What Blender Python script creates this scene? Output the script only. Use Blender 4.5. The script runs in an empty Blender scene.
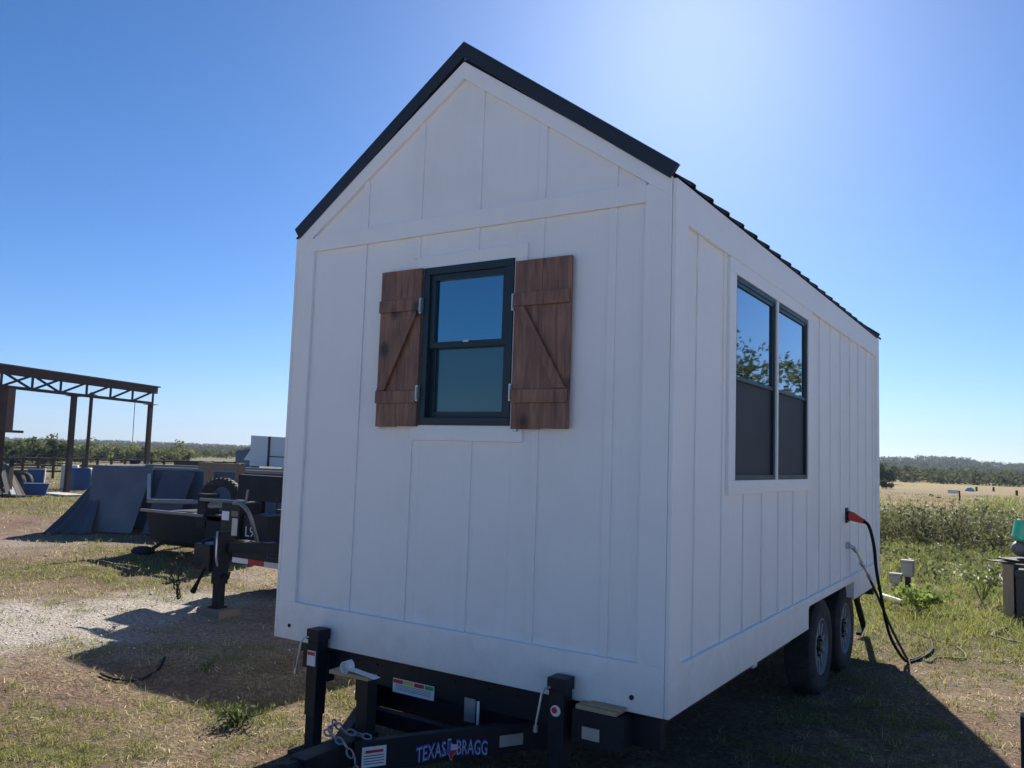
import bpy, bmesh, math, random
import numpy as np
from mathutils import Vector, Matrix
random.seed(7)
RNG = np.random.default_rng(11)
sc = bpy.context.scene
COL = sc.collection
PI = math.pi

# ------------------------------------------------------------------ helpers
class MB:
    """collects shapes, then links them as ONE mesh object"""
    def __init__(s):
        s.v = []; s.f = []; s.m = []; s.mi = 0
    def add(s, vs, fs):
        b = len(s.v)
        s.v.extend([tuple(p) for p in vs]); s.f.extend([tuple(i + b for i in f) for f in fs]); s.m.extend([s.mi] * len(fs))
        return s
    def box(s, x0, x1, y0, y1, z0, z1, M=None):
        vs = [Vector(p) for p in ((x0,y0,z0),(x1,y0,z0),(x1,y1,z0),(x0,y1,z0),(x0,y0,z1),(x1,y0,z1),(x1,y1,z1),(x0,y1,z1))]
        if M is not None: vs = [M @ p for p in vs]
        return s.add(vs, [(0,3,2,1),(4,5,6,7),(0,1,5,4),(1,2,6,5),(2,3,7,6),(3,0,4,7)])
    def bar(s, a, b, w, h, up=(0, 0, 1)):
        """rectangular bar from a to b, w sideways, h along up"""
        a = Vector(a); b = Vector(b); d = (b - a).normalized(); up = Vector(up)
        if abs(d.dot(up)) > .98: up = Vector((0, 1, 0))
        r = d.cross(up).normalized() * w / 2; u = r.cross(d).normalized() * h / 2
        vs = [a-r-u, a+r-u, a+r+u, a-r+u, b-r-u, b+r-u, b+r+u, b-r+u]
        return s.add(vs, [(0,1,2,3),(7,6,5,4),(0,4,5,1),(1,5,6,2),(2,6,7,3),(3,7,4,0)])
    def tube(s, pts, r, n=10, cap=True):
        pts = [Vector(p) for p in pts]; N = len(pts)
        rs = r if isinstance(r, (list, tuple)) else [r] * N
        vs = []; fs = []
        prev = None
        for i, p in enumerate(pts):
            t = (pts[min(i+1, N-1)] - pts[max(i-1, 0)])
            if t.length < 1e-9: t = Vector((0, 0, 1))
            t.normalize()
            if prev is None:
                a = t.orthogonal().normalized()
            else:
                a = (prev - t * prev.dot(t)); a = a.normalized() if a.length > 1e-6 else t.orthogonal().normalized()
            prev = a; b = t.cross(a)
            for k in range(n):
                q = 2 * PI * k / n
                vs.append(p + (a * math.cos(q) + b * math.sin(q)) * rs[i])
        for i in range(N - 1):
            for k in range(n):
                k2 = (k + 1) % n
                fs.append((i*n+k, i*n+k2, (i+1)*n+k2, (i+1)*n+k))
        if cap:
            fs.append(tuple(range(n-1, -1, -1))); fs.append(tuple((N-1)*n + k for k in range(n)))
        return s.add(vs, fs)
    def lathe(s, prof, M, n=32):
        """prof = [(radius, height)] turned about z, closed loop, then moved by M"""
        N = len(prof); vs = []; fs = []
        for (r, h) in prof:
            for k in range(n):
                q = 2 * PI * k / n
                vs.append(M @ Vector((r*math.cos(q), r*math.sin(q), h)))
        for i in range(N):
            j = (i + 1) % N
            for k in range(n):
                k2 = (k + 1) % n
                fs.append((i*n+k, i*n+k2, j*n+k2, j*n+k))
        return s.add(vs, fs)
    def prism(s, poly, origin, ux, uy, depth):
        """polygon (2-D) in the plane origin/ux/uy, thickened by vector depth"""
        o = Vector(origin); ux = Vector(ux); uy = Vector(uy); d = Vector(depth); n = len(poly)
        vs = [o + ux*a + uy*b for a, b in poly] + [o + ux*a + uy*b + d for a, b in poly]
        fs = [tuple(range(n-1, -1, -1)), tuple(range(n, 2*n))]
        for i in range(n):
            j = (i + 1) % n
            fs.append((i, j, n+j, n+i))
        return s.add(vs, fs)
    def sphere(s, c, r, nu=12, nv=8, sc3=(1, 1, 1)):
        c = Vector(c); vs = []; fs = []
        for i in range(nv + 1):
            t = PI * i / nv
            for k in range(nu):
                q = 2*PI*k/nu
                vs.append(c + Vector((r*sc3[0]*math.sin(t)*math.cos(q), r*sc3[1]*math.sin(t)*math.sin(q), r*sc3[2]*math.cos(t))))
        for i in range(nv):
            for k in range(nu):
                k2 = (k+1) % nu
                fs.append((i*nu+k, (i+1)*nu+k, (i+1)*nu+k2, i*nu+k2))
        return s.add(vs, fs)
    def build(s, name, mats, parent=None, bevel=0, smooth=False, fix=True):
        me = bpy.data.meshes.new(name)
        me.from_pydata(s.v, [], s.f)
        if not isinstance(mats, (list, tuple)): mats = [mats]
        for m in mats: me.materials.append(m)
        if len(mats) > 1: me.polygons.foreach_set('material_index', s.m)
        if fix:
            bm = bmesh.new(); bm.from_mesh(me)
            bmesh.ops.remove_doubles(bm, verts=bm.verts, dist=1e-6) if smooth else None
            bmesh.ops.recalc_face_normals(bm, faces=bm.faces); bm.to_mesh(me); bm.free()
        me.validate(); me.update()
        o = bpy.data.objects.new(name, me); COL.objects.link(o)
        if parent: o.parent = parent
        if parent is not None:
            # vertices are given in world space: undo the ancestors' transforms
            o.matrix_parent_inverse = world_of(parent).inverted()
        if smooth:
            for p in me.polygons: p.use_smooth = True
            try:
                mod = o.modifiers.new('ns', 'EDGE_SPLIT'); mod.split_angle = math.radians(38)
            except Exception: pass
        if bevel:
            b = o.modifiers.new('bevel', 'BEVEL'); b.width = bevel; b.segments = 2; b.limit_method = 'ANGLE'; b.angle_limit = math.radians(40)
        return o

WORLD = {}
def world_of(o):
    return WORLD.get(o.name, Matrix.Identity(4))

def thing(name, label, cat, loc=(0, 0, 0), group=None):
    o = bpy.data.objects.new(name, None); COL.objects.link(o)
    o.location = loc; o.empty_display_size = .2
    WORLD[o.name] = Matrix.Translation(Vector(loc))
    o['label'] = label; o['category'] = cat
    if group: o['group'] = group
    return o
def tag(o, label, cat, group=None, kind=None):
    o['label'] = label; o['category'] = cat
    if group: o['group'] = group
    if kind: o['kind'] = kind
    return o

# ------------------------------------------------------------------ materials
def mat(name, col, rough=.6, metal=0., var=.12, scale=3., bump=0., bscale=60., spec=.5, dirt=None, dscale=1.2, damt=.5, stretch=None, coat=0., ior=1.45, transl=None, rvar=.1):
    m = bpy.data.materials.new(name); m.use_nodes = True
    nt = m.node_tree; N = nt.nodes; L = nt.links; N.clear()
    out = N.new('ShaderNodeOutputMaterial'); p = N.new('ShaderNodeBsdfPrincipled')
    tc = N.new('ShaderNodeTexCoord'); mp = N.new('ShaderNodeMapping'); L.new(tc.outputs['Object'], mp.inputs[0])
    if stretch: mp.inputs['Scale'].default_value = stretch
    n1 = N.new('ShaderNodeTexNoise'); n1.inputs['Scale'].default_value = scale; n1.inputs['Detail'].default_value = 6; L.new(mp.outputs[0], n1.inputs['Vector'])
    mx = N.new('ShaderNodeMix'); mx.data_type = 'RGBA'; L.new(n1.outputs['Fac'], mx.inputs['Factor'])
    c = Vector(col[:3])
    mx.inputs[6].default_value = (*(c * (1 - var)), 1); mx.inputs[7].default_value = (*[min(1, q) for q in c * (1 + var)], 1)
    last = mx.outputs[2]
    if dirt:
        n2 = N.new('ShaderNodeTexNoise'); n2.inputs['Scale'].default_value = dscale; n2.inputs['Detail'].default_value = 8; n2.inputs['Roughness'].default_value = .65
        L.new(tc.outputs['Object'], n2.inputs['Vector'])
        r = N.new('ShaderNodeValToRGB'); r.color_ramp.elements[0].position = .48; r.color_ramp.elements[1].position = .72
        r.color_ramp.elements[1].color = (damt, damt, damt, 1); L.new(n2.outputs['Fac'], r.inputs[0])
        m2 = N.new('ShaderNodeMix'); m2.data_type = 'RGBA'; L.new(r.outputs[0], m2.inputs['Factor']); L.new(last, m2.inputs[6]); m2.inputs[7].default_value = (*dirt, 1)
        last = m2.outputs[2]
    L.new(last, p.inputs['Base Color'])
    mr = N.new('ShaderNodeMapRange'); mr.inputs['To Min'].default_value = max(.02, rough - rvar); mr.inputs['To Max'].default_value = min(1, rough + rvar)
    L.new(n1.outputs['Fac'], mr.inputs['Value']); L.new(mr.outputs[0], p.inputs['Roughness'])
    p.inputs['Metallic'].default_value = metal; p.inputs['Specular IOR Level'].default_value = spec; p.inputs['IOR'].default_value = ior
    p.inputs['Coat Weight'].default_value = coat
    if bump:
        n3 = N.new('ShaderNodeTexNoise'); n3.inputs['Scale'].default_value = bscale; n3.inputs['Detail'].default_value = 5; L.new(mp.outputs[0], n3.inputs['Vector'])
        b = N.new('ShaderNodeBump'); b.inputs['Strength'].default_value = bump; b.inputs['Distance'].default_value = .01; L.new(n3.outputs['Fac'], b.inputs['Height']); L.new(b.outputs[0], p.inputs['Normal'])
    if transl:
        t = N.new('ShaderNodeBsdfTranslucent'); L.new(last, t.inputs['Color']); ms = N.new('ShaderNodeMixShader'); ms.inputs[0].default_value = transl
        L.new(p.outputs[0], ms.inputs[1]); L.new(t.outputs[0], ms.inputs[2]); L.new(ms.outputs[0], out.inputs[0])
    else:
        L.new(p.outputs[0], out.inputs[0])
    return m

def attr_mat(name, attr, rough=.8, transl=0., spec=.2, vary=.25, vscale=40.):
    """surface colour from a per-vertex attribute (each blade / leaf / stone has its own colour)"""
    m = bpy.data.materials.new(name); m.use_nodes = True
    nt = m.node_tree; N = nt.nodes; L = nt.links; N.clear()
    out = N.new('ShaderNodeOutputMaterial'); p = N.new('ShaderNodeBsdfPrincipled')
    a = N.new('ShaderNodeAttribute'); a.attribute_name = attr
    tc = N.new('ShaderNodeTexCoord'); n = N.new('ShaderNodeTexNoise'); n.inputs['Scale'].default_value = vscale; L.new(tc.outputs['Object'], n.inputs['Vector'])
    mr = N.new('ShaderNodeMapRange'); mr.inputs['To Min'].default_value = 1 - vary; mr.inputs['To Max'].default_value = 1 + vary; L.new(n.outputs['Fac'], mr.inputs['Value'])
    vm = N.new('ShaderNodeVectorMath'); vm.operation = 'SCALE'; L.new(a.outputs['Color'], vm.inputs[0]); L.new(mr.outputs[0], vm.inputs['Scale'])
    L.new(vm.outputs[0], p.inputs['Base Color']); p.inputs['Roughness'].default_value = rough; p.inputs['Specular IOR Level'].default_value = spec
    if transl:
        t = N.new('ShaderNodeBsdfTranslucent'); L.new(vm.outputs[0], t.inputs['Color']); ms = N.new('ShaderNodeMixShader'); ms.inputs[0].default_value = transl
        L.new(p.outputs[0], ms.inputs[1]); L.new(t.outputs[0], ms.inputs[2]); L.new(ms.outputs[0], out.inputs[0])
    else: L.new(p.outputs[0], out.inputs[0])
    return m

M_ = {}
def splash(m, z0, z1, amt):
    """mud splashed up from the ground on the lowest boards"""
    nt = m.node_tree; N = nt.nodes; L = nt.links; p = [n for n in N if n.type == 'BSDF_PRINCIPLED'][0]
    old = p.inputs['Base Color'].links[0].from_socket
    g = N.new('ShaderNodeNewGeometry'); sx = N.new('ShaderNodeSeparateXYZ'); L.new(g.outputs['Position'], sx.inputs[0])
    n = N.new('ShaderNodeTexNoise'); n.inputs['Scale'].default_value = 7; n.inputs['Detail'].default_value = 9; n.inputs['Roughness'].default_value = .75; L.new(g.outputs['Position'], n.inputs['Vector'])
    a = N.new('ShaderNodeMapRange'); a.inputs['From Min'].default_value = z1; a.inputs['From Max'].default_value = z0; a.inputs['To Min'].default_value = -.55; a.inputs['To Max'].default_value = .25; a.clamp = False; L.new(sx.outputs['Z'], a.inputs['Value'])
    ad = N.new('ShaderNodeMath'); L.new(a.outputs[0], ad.inputs[0]); L.new(n.outputs['Fac'], ad.inputs[1])
    r = N.new('ShaderNodeValToRGB'); r.color_ramp.elements[0].position = .38; r.color_ramp.elements[1].position = .8; r.color_ramp.elements[1].color = (amt, amt, amt, 1); L.new(ad.outputs[0], r.inputs[0])
    x = N.new('ShaderNodeMix'); x.data_type = 'RGBA'; L.new(r.outputs[0], x.inputs['Factor']); L.new(old, x.inputs[6]); x.inputs[7].default_value = (.45, .38, .29, 1); L.new(x.outputs[2], p.inputs['Base Color'])
M_['white'] = mat('white_paint', (.85, .84, .83), .55, var=.03, scale=1.5, bump=.35, bscale=26, stretch=(1, 1, .12), dirt=(.62, .58, .52), dscale=1.1, damt=.22)
M_['white_trim'] = mat('white_trim_paint', (.86, .85, .84), .5, var=.02, scale=2, bump=.25, bscale=40, stretch=(1, 1, .3), dirt=(.66, .62, .56), dscale=1.6, damt=.18)
splash(M_['white'], .6, 1.3, .22); splash(M_['white_trim'], .6, 1.1, .3)
M_['roof'] = mat('black_roof_metal', (.035, .037, .042), .32, metal=.3, var=.15, bump=.05, bscale=8)
M_['black'] = mat('black_trailer_paint', (.011, .014, .021), .45, spec=.3, var=.25, scale=6, dirt=(.06, .058, .056), dscale=3.5, damt=.2, bump=.08, bscale=90)
M_['dull_black'] = mat('dull_black_steel', (.014, .018, .026), .65, spec=.25, var=.25, scale=5, dirt=(.06, .056, .054), dscale=3, damt=.25, bump=.15)
M_['rubber'] = mat('tyre_rubber', (.03, .03, .031), .85, var=.2, scale=8, bump=.25, bscale=80, dirt=(.16, .135, .11), dscale=4, damt=.5)
M_['rim'] = mat('silver_rim', (.26, .27, .28), .55, metal=.2, var=.1, dirt=(.2, .17, .14), dscale=5, damt=.5)
M_['frame'] = mat('dark_window_frame', (.010, .026, .040), .42, var=.1, scale=4)
M_['galv'] = mat('galvanised_steel', (.5, .52, .54), .38, metal=.8, var=.15, scale=20)
M_['greymetal'] = mat('grey_painted_box', (.24, .25, .25), .8, spec=.15, var=.1, dirt=(.2, .16, .12), damt=.4)
M_['cablek'] = mat('black_cable_rubber', (.014, .014, .016), .85, var=.2, spec=.15)
M_['orange'] = mat('orange_red_plug', (.62, .06, .03), .5, var=.1)
M_['hose'] = mat('pale_hose', (.26, .25, .20), .9, var=.2, spec=.1)
M_['darkhose'] = mat('dark_grey_hose', (.045, .05, .055), .75, var=.15, spec=.2)
M_['matte'] = mat('matte_black', (.015, .017, .02), .95, var=.2, spec=.1)
M_['pipe'] = mat('worn_grey_pipe', (.20, .21, .22), .45, metal=.5, var=.2, scale=12)
M_['chain'] = mat('chain_steel', (.34, .34, .35), .45, metal=.7, var=.25, scale=30)
M_['sticker'] = mat('white_sticker', (.72, .73, .74), .4, var=.05)
M_['red'] = mat('red_reflector', (.55, .025, .03), .35, var=.1)
M_['yellow'] = mat('yellow_sticker', (.68, .50, .08), .4, var=.05)
M_['green'] = mat('green_sticker', (.05, .30, .12), .4, var=.05)
M_['blueink'] = mat('blue_lettering', (.05, .09, .30), .4, var=.05)
M_['whiteink'] = mat('white_lettering', (.50, .50, .56), .4, var=.03)
M_['ply'] = mat('plywood', (.42, .31, .18), .75, var=.15, stretch=(1, 1, 8), scale=4, bump=.2)
M_['lumber'] = mat('weathered_lumber', (.21, .17, .13), .8, var=.2, stretch=(1, 1, .15), scale=20, bump=.4, bscale=50)
M_['rust'] = mat('rusty_steel', (.055, .032, .027), .8, var=.35, scale=3, dirt=(.12, .06, .038), dscale=2.2, damt=.4, bump=.2)
M_['darkrust'] = mat('dark_brown_steel', (.04, .027, .024), .75, var=.3, scale=3, dirt=(.09, .05, .035), dscale=2, damt=.4, bump=.2)
M_['bluesteel'] = mat('blue_container_paint', (.055, .11, .19), .5, var=.2, scale=1.5, dirt=(.12, .09, .07), dscale=1.5, damt=.6, bump=.15)
M_['sheet'] = mat('grey_sheet', (.13, .137, .16), .6, var=.18, scale=1.6, stretch=(3, 3, .6), dirt=(.24, .225, .21), dscale=1.3, damt=.5)
M_['tarp'] = mat('dark_tarp', (.075, .085, .11), .55, var=.25, scale=2, bump=.5, bscale=9, dirt=(.2, .18, .16), damt=.3)
M_['bluebin'] = mat('blue_plastic', (.012, .075, .22), .5, var=.15, dirt=(.15, .13, .11), damt=.25)
M_['whiteplastic'] = mat('offwhite_plastic', (.62, .58, .50), .6, var=.1, dirt=(.3, .25, .2), damt=.4)
M_['teal'] = mat('teal_plastic', (.02, .36, .28), .35, var=.1)
M_['cyan'] = mat('pale_blue_tarp', (.20, .50, .58), .6, var=.1)
M_['concrete'] = mat('pale_concrete', (.42, .40, .36), .85, var=.12, bump=.4)
M_['bark'] = mat('tree_bark', (.13, .10, .075), .9, var=.3, scale=8, bump=.8, bscale=25, stretch=(1, 1, .3))

def wood_mat(name):
    m = bpy.data.materials.new(name); m.use_nodes = True
    nt = m.node_tree; N = nt.nodes; L = nt.links; p = N['Principled BSDF']
    tc = N.new('ShaderNodeTexCoord'); mp = N.new('ShaderNodeMapping'); mp.inputs['Scale'].default_value = (1, 1, .09); L.new(tc.outputs['Object'], mp.inputs[0])
    n1 = N.new('ShaderNodeTexNoise'); n1.inputs['Scale'].default_value = 42; n1.inputs['Detail'].default_value = 8; n1.inputs['Distortion'].default_value = .8; L.new(mp.outputs[0], n1.inputs['Vector'])
    r = N.new('ShaderNodeValToRGB'); e = r.color_ramp.elements
    e[0].position = .3; e[0].color = (.115, .052, .036, 1); e[1].position = .72; e[1].color = (.29, .145, .09, 1)
    L.new(n1.outputs['Fac'], r.inputs[0])
    # knots
    v = N.new('ShaderNodeTexVoronoi'); v.inputs['Scale'].default_value = 4.3; mp2 = N.new('ShaderNodeMapping'); mp2.inputs['Scale'].default_value = (1, 1, .75); L.new(tc.outputs['Object'], mp2.inputs[0]); L.new(mp2.outputs[0], v.inputs['Vector'])
    rk = N.new('ShaderNodeValToRGB'); rk.color_ramp.elements[0].position = .09; rk.color_ramp.elements[0].color = (.25, .2, .2, 1); rk.color_ramp.elements[1].position = .2; rk.color_ramp.elements[1].color = (1, 1, 1, 1)
    L.new(v.outputs['Distance'], rk.inputs[0])
    n2 = N.new('ShaderNodeTexNoise'); n2.inputs['Scale'].default_value = 5; L.new(tc.outputs['Object'], n2.inputs['Vector'])
    mr = N.new('ShaderNodeMapRange'); mr.inputs['To Min'].default_value = .6; mr.inputs['To Max'].default_value = 1.4; L.new(n2.outputs['Fac'], mr.inputs['Value'])
    m1 = N.new('ShaderNodeMix'); m1.data_type = 'RGBA'; m1.blend_type = 'MULTIPLY'; m1.inputs[0].default_value = 1; L.new(r.outputs[0], m1.inputs[6]); L.new(rk.outputs[0], m1.inputs[7])
    vm = N.new('ShaderNodeVectorMath'); vm.operation = 'SCALE'; L.new(m1.outputs[2], vm.inputs[0]); L.new(mr.outputs[0], vm.inputs['Scale'])
    L.new(vm.outputs[0], p.inputs['Base Color']); p.inputs['Roughness'].default_value = .5
    b = N.new('ShaderNodeBump'); b.inputs['Strength'].default_value = .4; b.inputs['Distance'].default_value = .004; L.new(n1.outputs['Fac'], b.inputs['Height']); L.new(b.outputs[0], p.inputs['Normal'])
    return m
M_['stain'] = wood_mat('stained_cedar')

def glass_mat(name, base, f0, rough=.02, wav=.004, tint=(.85, .93, 1, 1)):
    m = bpy.data.materials.new(name); m.use_nodes = True
    nt = m.node_tree; N = nt.nodes; L = nt.links; N.clear()
    out = N.new('ShaderNodeOutputMaterial'); d = N.new('ShaderNodeBsdfDiffuse'); g = N.new('ShaderNodeBsdfGlossy'); ms = N.new('ShaderNodeMixShader')
    d.inputs[0].default_value = (*base, 1); g.inputs['Roughness'].default_value = rough; g.inputs['Color'].default_value = tint
    lw = N.new('ShaderNodeLayerWeight'); lw.inputs[0].default_value = .5
    pw = N.new('ShaderNodeMath'); pw.operation = 'POWER'; pw.inputs[1].default_value = 3.0; L.new(lw.outputs['Facing'], pw.inputs[0])
    mr = N.new('ShaderNodeMapRange'); mr.inputs['To Min'].default_value = f0; mr.inputs['To Max'].default_value = 1; L.new(pw.outputs[0], mr.inputs['Value']); L.new(mr.outputs[0], ms.inputs[0])
    tc = N.new('ShaderNodeTexCoord'); n = N.new('ShaderNodeTexNoise'); n.inputs['Scale'].default_value = 2.2; L.new(tc.outputs['Object'], n.inputs['Vector'])
    b = N.new('ShaderNodeBump'); b.inputs['Strength'].default_value = .6; b.inputs['Distance'].default_value = wav; L.new(n.outputs['Fac'], b.inputs['Height']); L.new(b.outputs[0], g.inputs['Normal'])
    L.new(d.outputs[0], ms.inputs[1]); L.new(g.outputs[0], ms.inputs[2]); L.new(ms.outputs[0], out.inputs[0])
    return m
M_['glass'] = glass_mat('window_glass', (.006, .010, .013), .36, .02, .0008)
M_['glass_low'] = glass_mat('obscured_glass', (.02, .085, .09), .10, .12)
M_['glass_tint'] = glass_mat('tinted_glass', (.006, .018, .026), .36, .02, .003, (.48, .85, 1, 1))
M_['screen'] = mat('insect_screen', (.028, .032, .040), .6, var=.12, scale=200, bump=.2, bscale=400)

# ------------------------------------------------------------------ camera
F = .6
cp = Vector((1.470, -3.644, 1.14524 + F)); yaw, pitch, roll = -.574961, .0876286, .0340188
cy, sy = math.cos(yaw), math.sin(yaw); cpi, spi = math.cos(pitch), math.sin(pitch)
fw = Vector((sy*cpi, cy*cpi, spi)); rt = Vector((cy, -sy, 0)); up = rt.cross(fw)
r2 = math.cos(roll)*rt + math.sin(roll)*up; u2 = -math.sin(roll)*rt + math.cos(roll)*up
cam = bpy.data.cameras.new('camera'); co = bpy.data.objects.new('camera', cam); COL.objects.link(co)
Mc = Matrix((r2, u2, -fw)).transposed().to_4x4(); Mc.translation = cp; co.matrix_world = Mc
cam.sensor_width = 36; cam.lens = 825.31 / 1024 * 36; cam.clip_start = .05; cam.clip_end = 9000
sc.camera = co

# ------------------------------------------------------------------ light
SAZ = math.radians(-20.8); SEL = math.radians(30.3)
sdir = Vector((math.sin(SAZ)*math.cos(SEL), math.cos(SAZ)*math.cos(SEL), math.sin(SEL)))
w = bpy.data.worlds.new('World'); sc.world = w; w.use_nodes = True
nt = w.node_tree; bg = nt.nodes['Background']; sky = nt.nodes.new('ShaderNodeTexSky'); sky.sky_type = 'NISHITA'
sky.sun_disc = False; sky.sun_elevation = SEL; sky.sun_rotation = SAZ
sky.air_density = .8; sky.dust_density = .42; sky.ozone_density = 8.5; sky.altitude = 200
hsv = nt.nodes.new('ShaderNodeHueSaturation'); hsv.inputs['Saturation'].default_value = 1.12; nt.links.new(sky.outputs[0], hsv.inputs['Color'])
nt.links.new(hsv.outputs[0], bg.inputs[0]); bg.inputs[1].default_value = .056
sl = bpy.data.lights.new('sun', 'SUN'); sl.energy = 5.0; sl.angle = math.radians(.53); sl.color = (1, .94, .85)
so = bpy.data.objects.new('sun', sl); COL.objects.link(so); so.rotation_euler = sdir.to_track_quat('Z', 'Y').to_euler(); so.location = (0, 0, 30)
sc.view_settings.view_transform = 'Standard'; sc.view_settings.look = 'None'; sc.view_settings.exposure = 1.14; sc.view_settings.gamma = 1
sc.view_settings.use_curve_mapping = False

# ------------------------------------------------------------------ noise (numpy value noise)
_P = RNG.random((256, 256))
def vnoise(x, y):
    xi = np.floor(x).astype(int); yi = np.floor(y).astype(int); fx = x - xi; fy = y - yi
    fx = fx*fx*(3-2*fx); fy = fy*fy*(3-2*fy)
    a = _P[xi & 255, yi & 255]; b = _P[(xi+1) & 255, yi & 255]; c = _P[xi & 255, (yi+1) & 255]; d = _P[(xi+1) & 255, (yi+1) & 255]
    return (a*(1-fx)+b*fx)*(1-fy) + (c*(1-fx)+d*fx)*fy
def fbm(x, y, o=4):
    s = 0; a = .5; t = 0
    for i in range(o):
        s = s + a*vnoise(x + 17.3*i, y - 9.1*i); t += a; a *= .55; x = x*2.03; y = y*2.03
    return s/t

# what the ground is made of, surveyed at points of the yard: x, y, green, straw, gravel
SURV = [(-21.85,7.87,.8,.2,0),(-20.3,8.36,.7,.3,0),(-16.31,5.36,0,.15,.1),(-14.92,5.43,0,.2,.25),(-13.03,3.57,.1,.2,.4),(-12.11,3.58,.1,.3,.2),
(-10.1,2.4,.8,.3,0),(-9.26,2.62,.85,.2,0),(-8.3,2.99,.8,.3,0),(-7.37,3.35,.4,.5,.1),(-8.03,2.15,.3,.7,0),(-8.56,1.62,.3,.6,0),(-7.72,1.51,.3,.6,.2),
(-7.53,.89,0,.1,.9),(-6.7,.96,0,.05,1),(-6.76,1.62,0,.1,1),(-6.82,2.38,0,.1,.9),(-7.44,3.88,.1,.4,.4),(-8.37,5.03,.1,.6,.3),(-5.64,.73,0,.1,.9),
(-6.13,.29,0,.1,.9),(-5.24,-.08,.2,.6,.2),(-5.1,.25,.15,.6,.3),(-4.62,-.46,.65,.4,0),(-4.21,-.11,.4,.6,0),(-3.95,.1,.1,.4,.1),(-3.69,.32,.1,.45,.1),
(-3.42,.55,.15,.5,.05),(-3.79,-.63,.8,.3,0),(-3.51,-.4,.45,.6,0),(-3.06,-.28,.15,.5,.05),(-2.93,.07,.2,.5,0),(-3.02,.56,.5,.5,0),(-3.33,-1.04,.8,.3,0),
(-3.04,-.81,.55,.5,0),(-2.85,-.56,.25,.6,0),(-2.53,-.4,.2,.35,.15),(-2.7,.82,.5,.5,0),(-3.0,2.2,.15,.3,.2),(-4.9,1.9,.05,.2,.4),(-4.8,.96,.1,.2,.3),(-1.5,-.5,.1,.2,.2),(-1.3,1.5,.05,.15,.1),
(-.42,1.59,.25,.2,0),(.36,2.21,.3,.2,0),(.78,2.56,.15,.35,.05),(.48,3.45,.15,.25,0),(.81,4.46,.1,.4,.1),(1.12,3.97,.05,.5,.1),(1.07,5.11,.45,.4,0),
(.59,5.17,.6,.3,0),(.15,5.89,.9,.1,0),(.84,6.49,.8,.2,0),(.92,8.86,.8,.3,0),(.37,7.48,.95,.1,0),(-.23,8.76,1,.1,0),(.11,11.64,.8,.3,0),(.64,15.96,.8,.3,0),
(-.5,5.4,.9,.1,0),(-10.57,4.16,.7,.3,0),(-13,7,.3,.3,.1),(-18,10,.6,.4,0),(-26,12,.5,.4,0),(-3,15,.7,.3,0),(4,5,.7,.3,0),(3,0,.4,.4,.1),(0,-2,.3,.4,.1),(-10,-1,.5,.4,.1),(-25,0,.5,.5,.1),(8,12,.7,.3,0),(-10,20,.7,.3,0),(-40,30,.5,.5,0)]
SV = np.array(SURV)
def cover(x, y):
    """(green, straw, gravel) at world points"""
    x = np.asarray(x, float); y = np.asarray(y, float)
    wx = x + (fbm(x*1.7+5, y*1.7)-.5)*.9; wy = y + (fbm(x*1.7-8, y*1.7+3)-.5)*.9
    num = np.zeros(x.shape + (3,)); den = np.zeros(x.shape)
    for r in SV:
        d2 = (wx-r[0])**2 + (wy-r[1])**2
        k = 1/(d2 + .02)**1.6
        den += k
        for c in range(3): num[..., c] += k*r[2+c]
    cv = num/den[..., None]
    n = fbm(x*3.1, y*3.1)-.5; n2 = fbm(x*.9+31, y*.9)-.5
    g = np.clip(cv[..., 0]*1.1 + n*1.9 + n2*1.0 - .08 - .16*np.clip((-x-1)/2, 0, 1), 0, 1); s = np.clip(cv[..., 1] + (fbm(x*4.3+7, y*4.3)-.5)*1.8 - .14, 0, 1); v = np.clip((cv[..., 2] + n2*.5 + n*.3)*1.2-.1, 0, 1)
    return g, s, v

def height(x, y):
    d = np.hypot(x, y)
    g, s, v = cover(x, y)
    h = (fbm(x*.8, y*.8)-.5)*.05*np.clip((d+2)/6, .5, 1) + (fbm(x*5+3, y*5)-.5)*.026 + (fbm(x*13+3, y*13)-.5)*.014*(d < 25) + g*.008
    # scraped dirt mounds by the lane
    h += .12*np.exp(-(((x+15.8)/1.3)**2 + ((y-6.2)/1.0)**2))*(fbm(x*4, y*4)+.2)
    h -= .045*np.exp(-(((x-.1)/1.3)**2 + ((y-3.9)/1.7)**2))
    inside = np.clip(1-np.maximum(np.maximum(np.abs(x+1.3)-1.6, np.abs(y-2.6)-4.2), 0)/1.2, 0, 1)
    h = h*(1-.75*inside) - .034*inside*np.exp(-(((x-.1)/1.3)**2 + ((y-3.9)/1.7)**2))
    h += np.clip((d-40)/60, 0, 1)*(fbm(x*.02, y*.02)-.5)*.5
    return h

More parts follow.
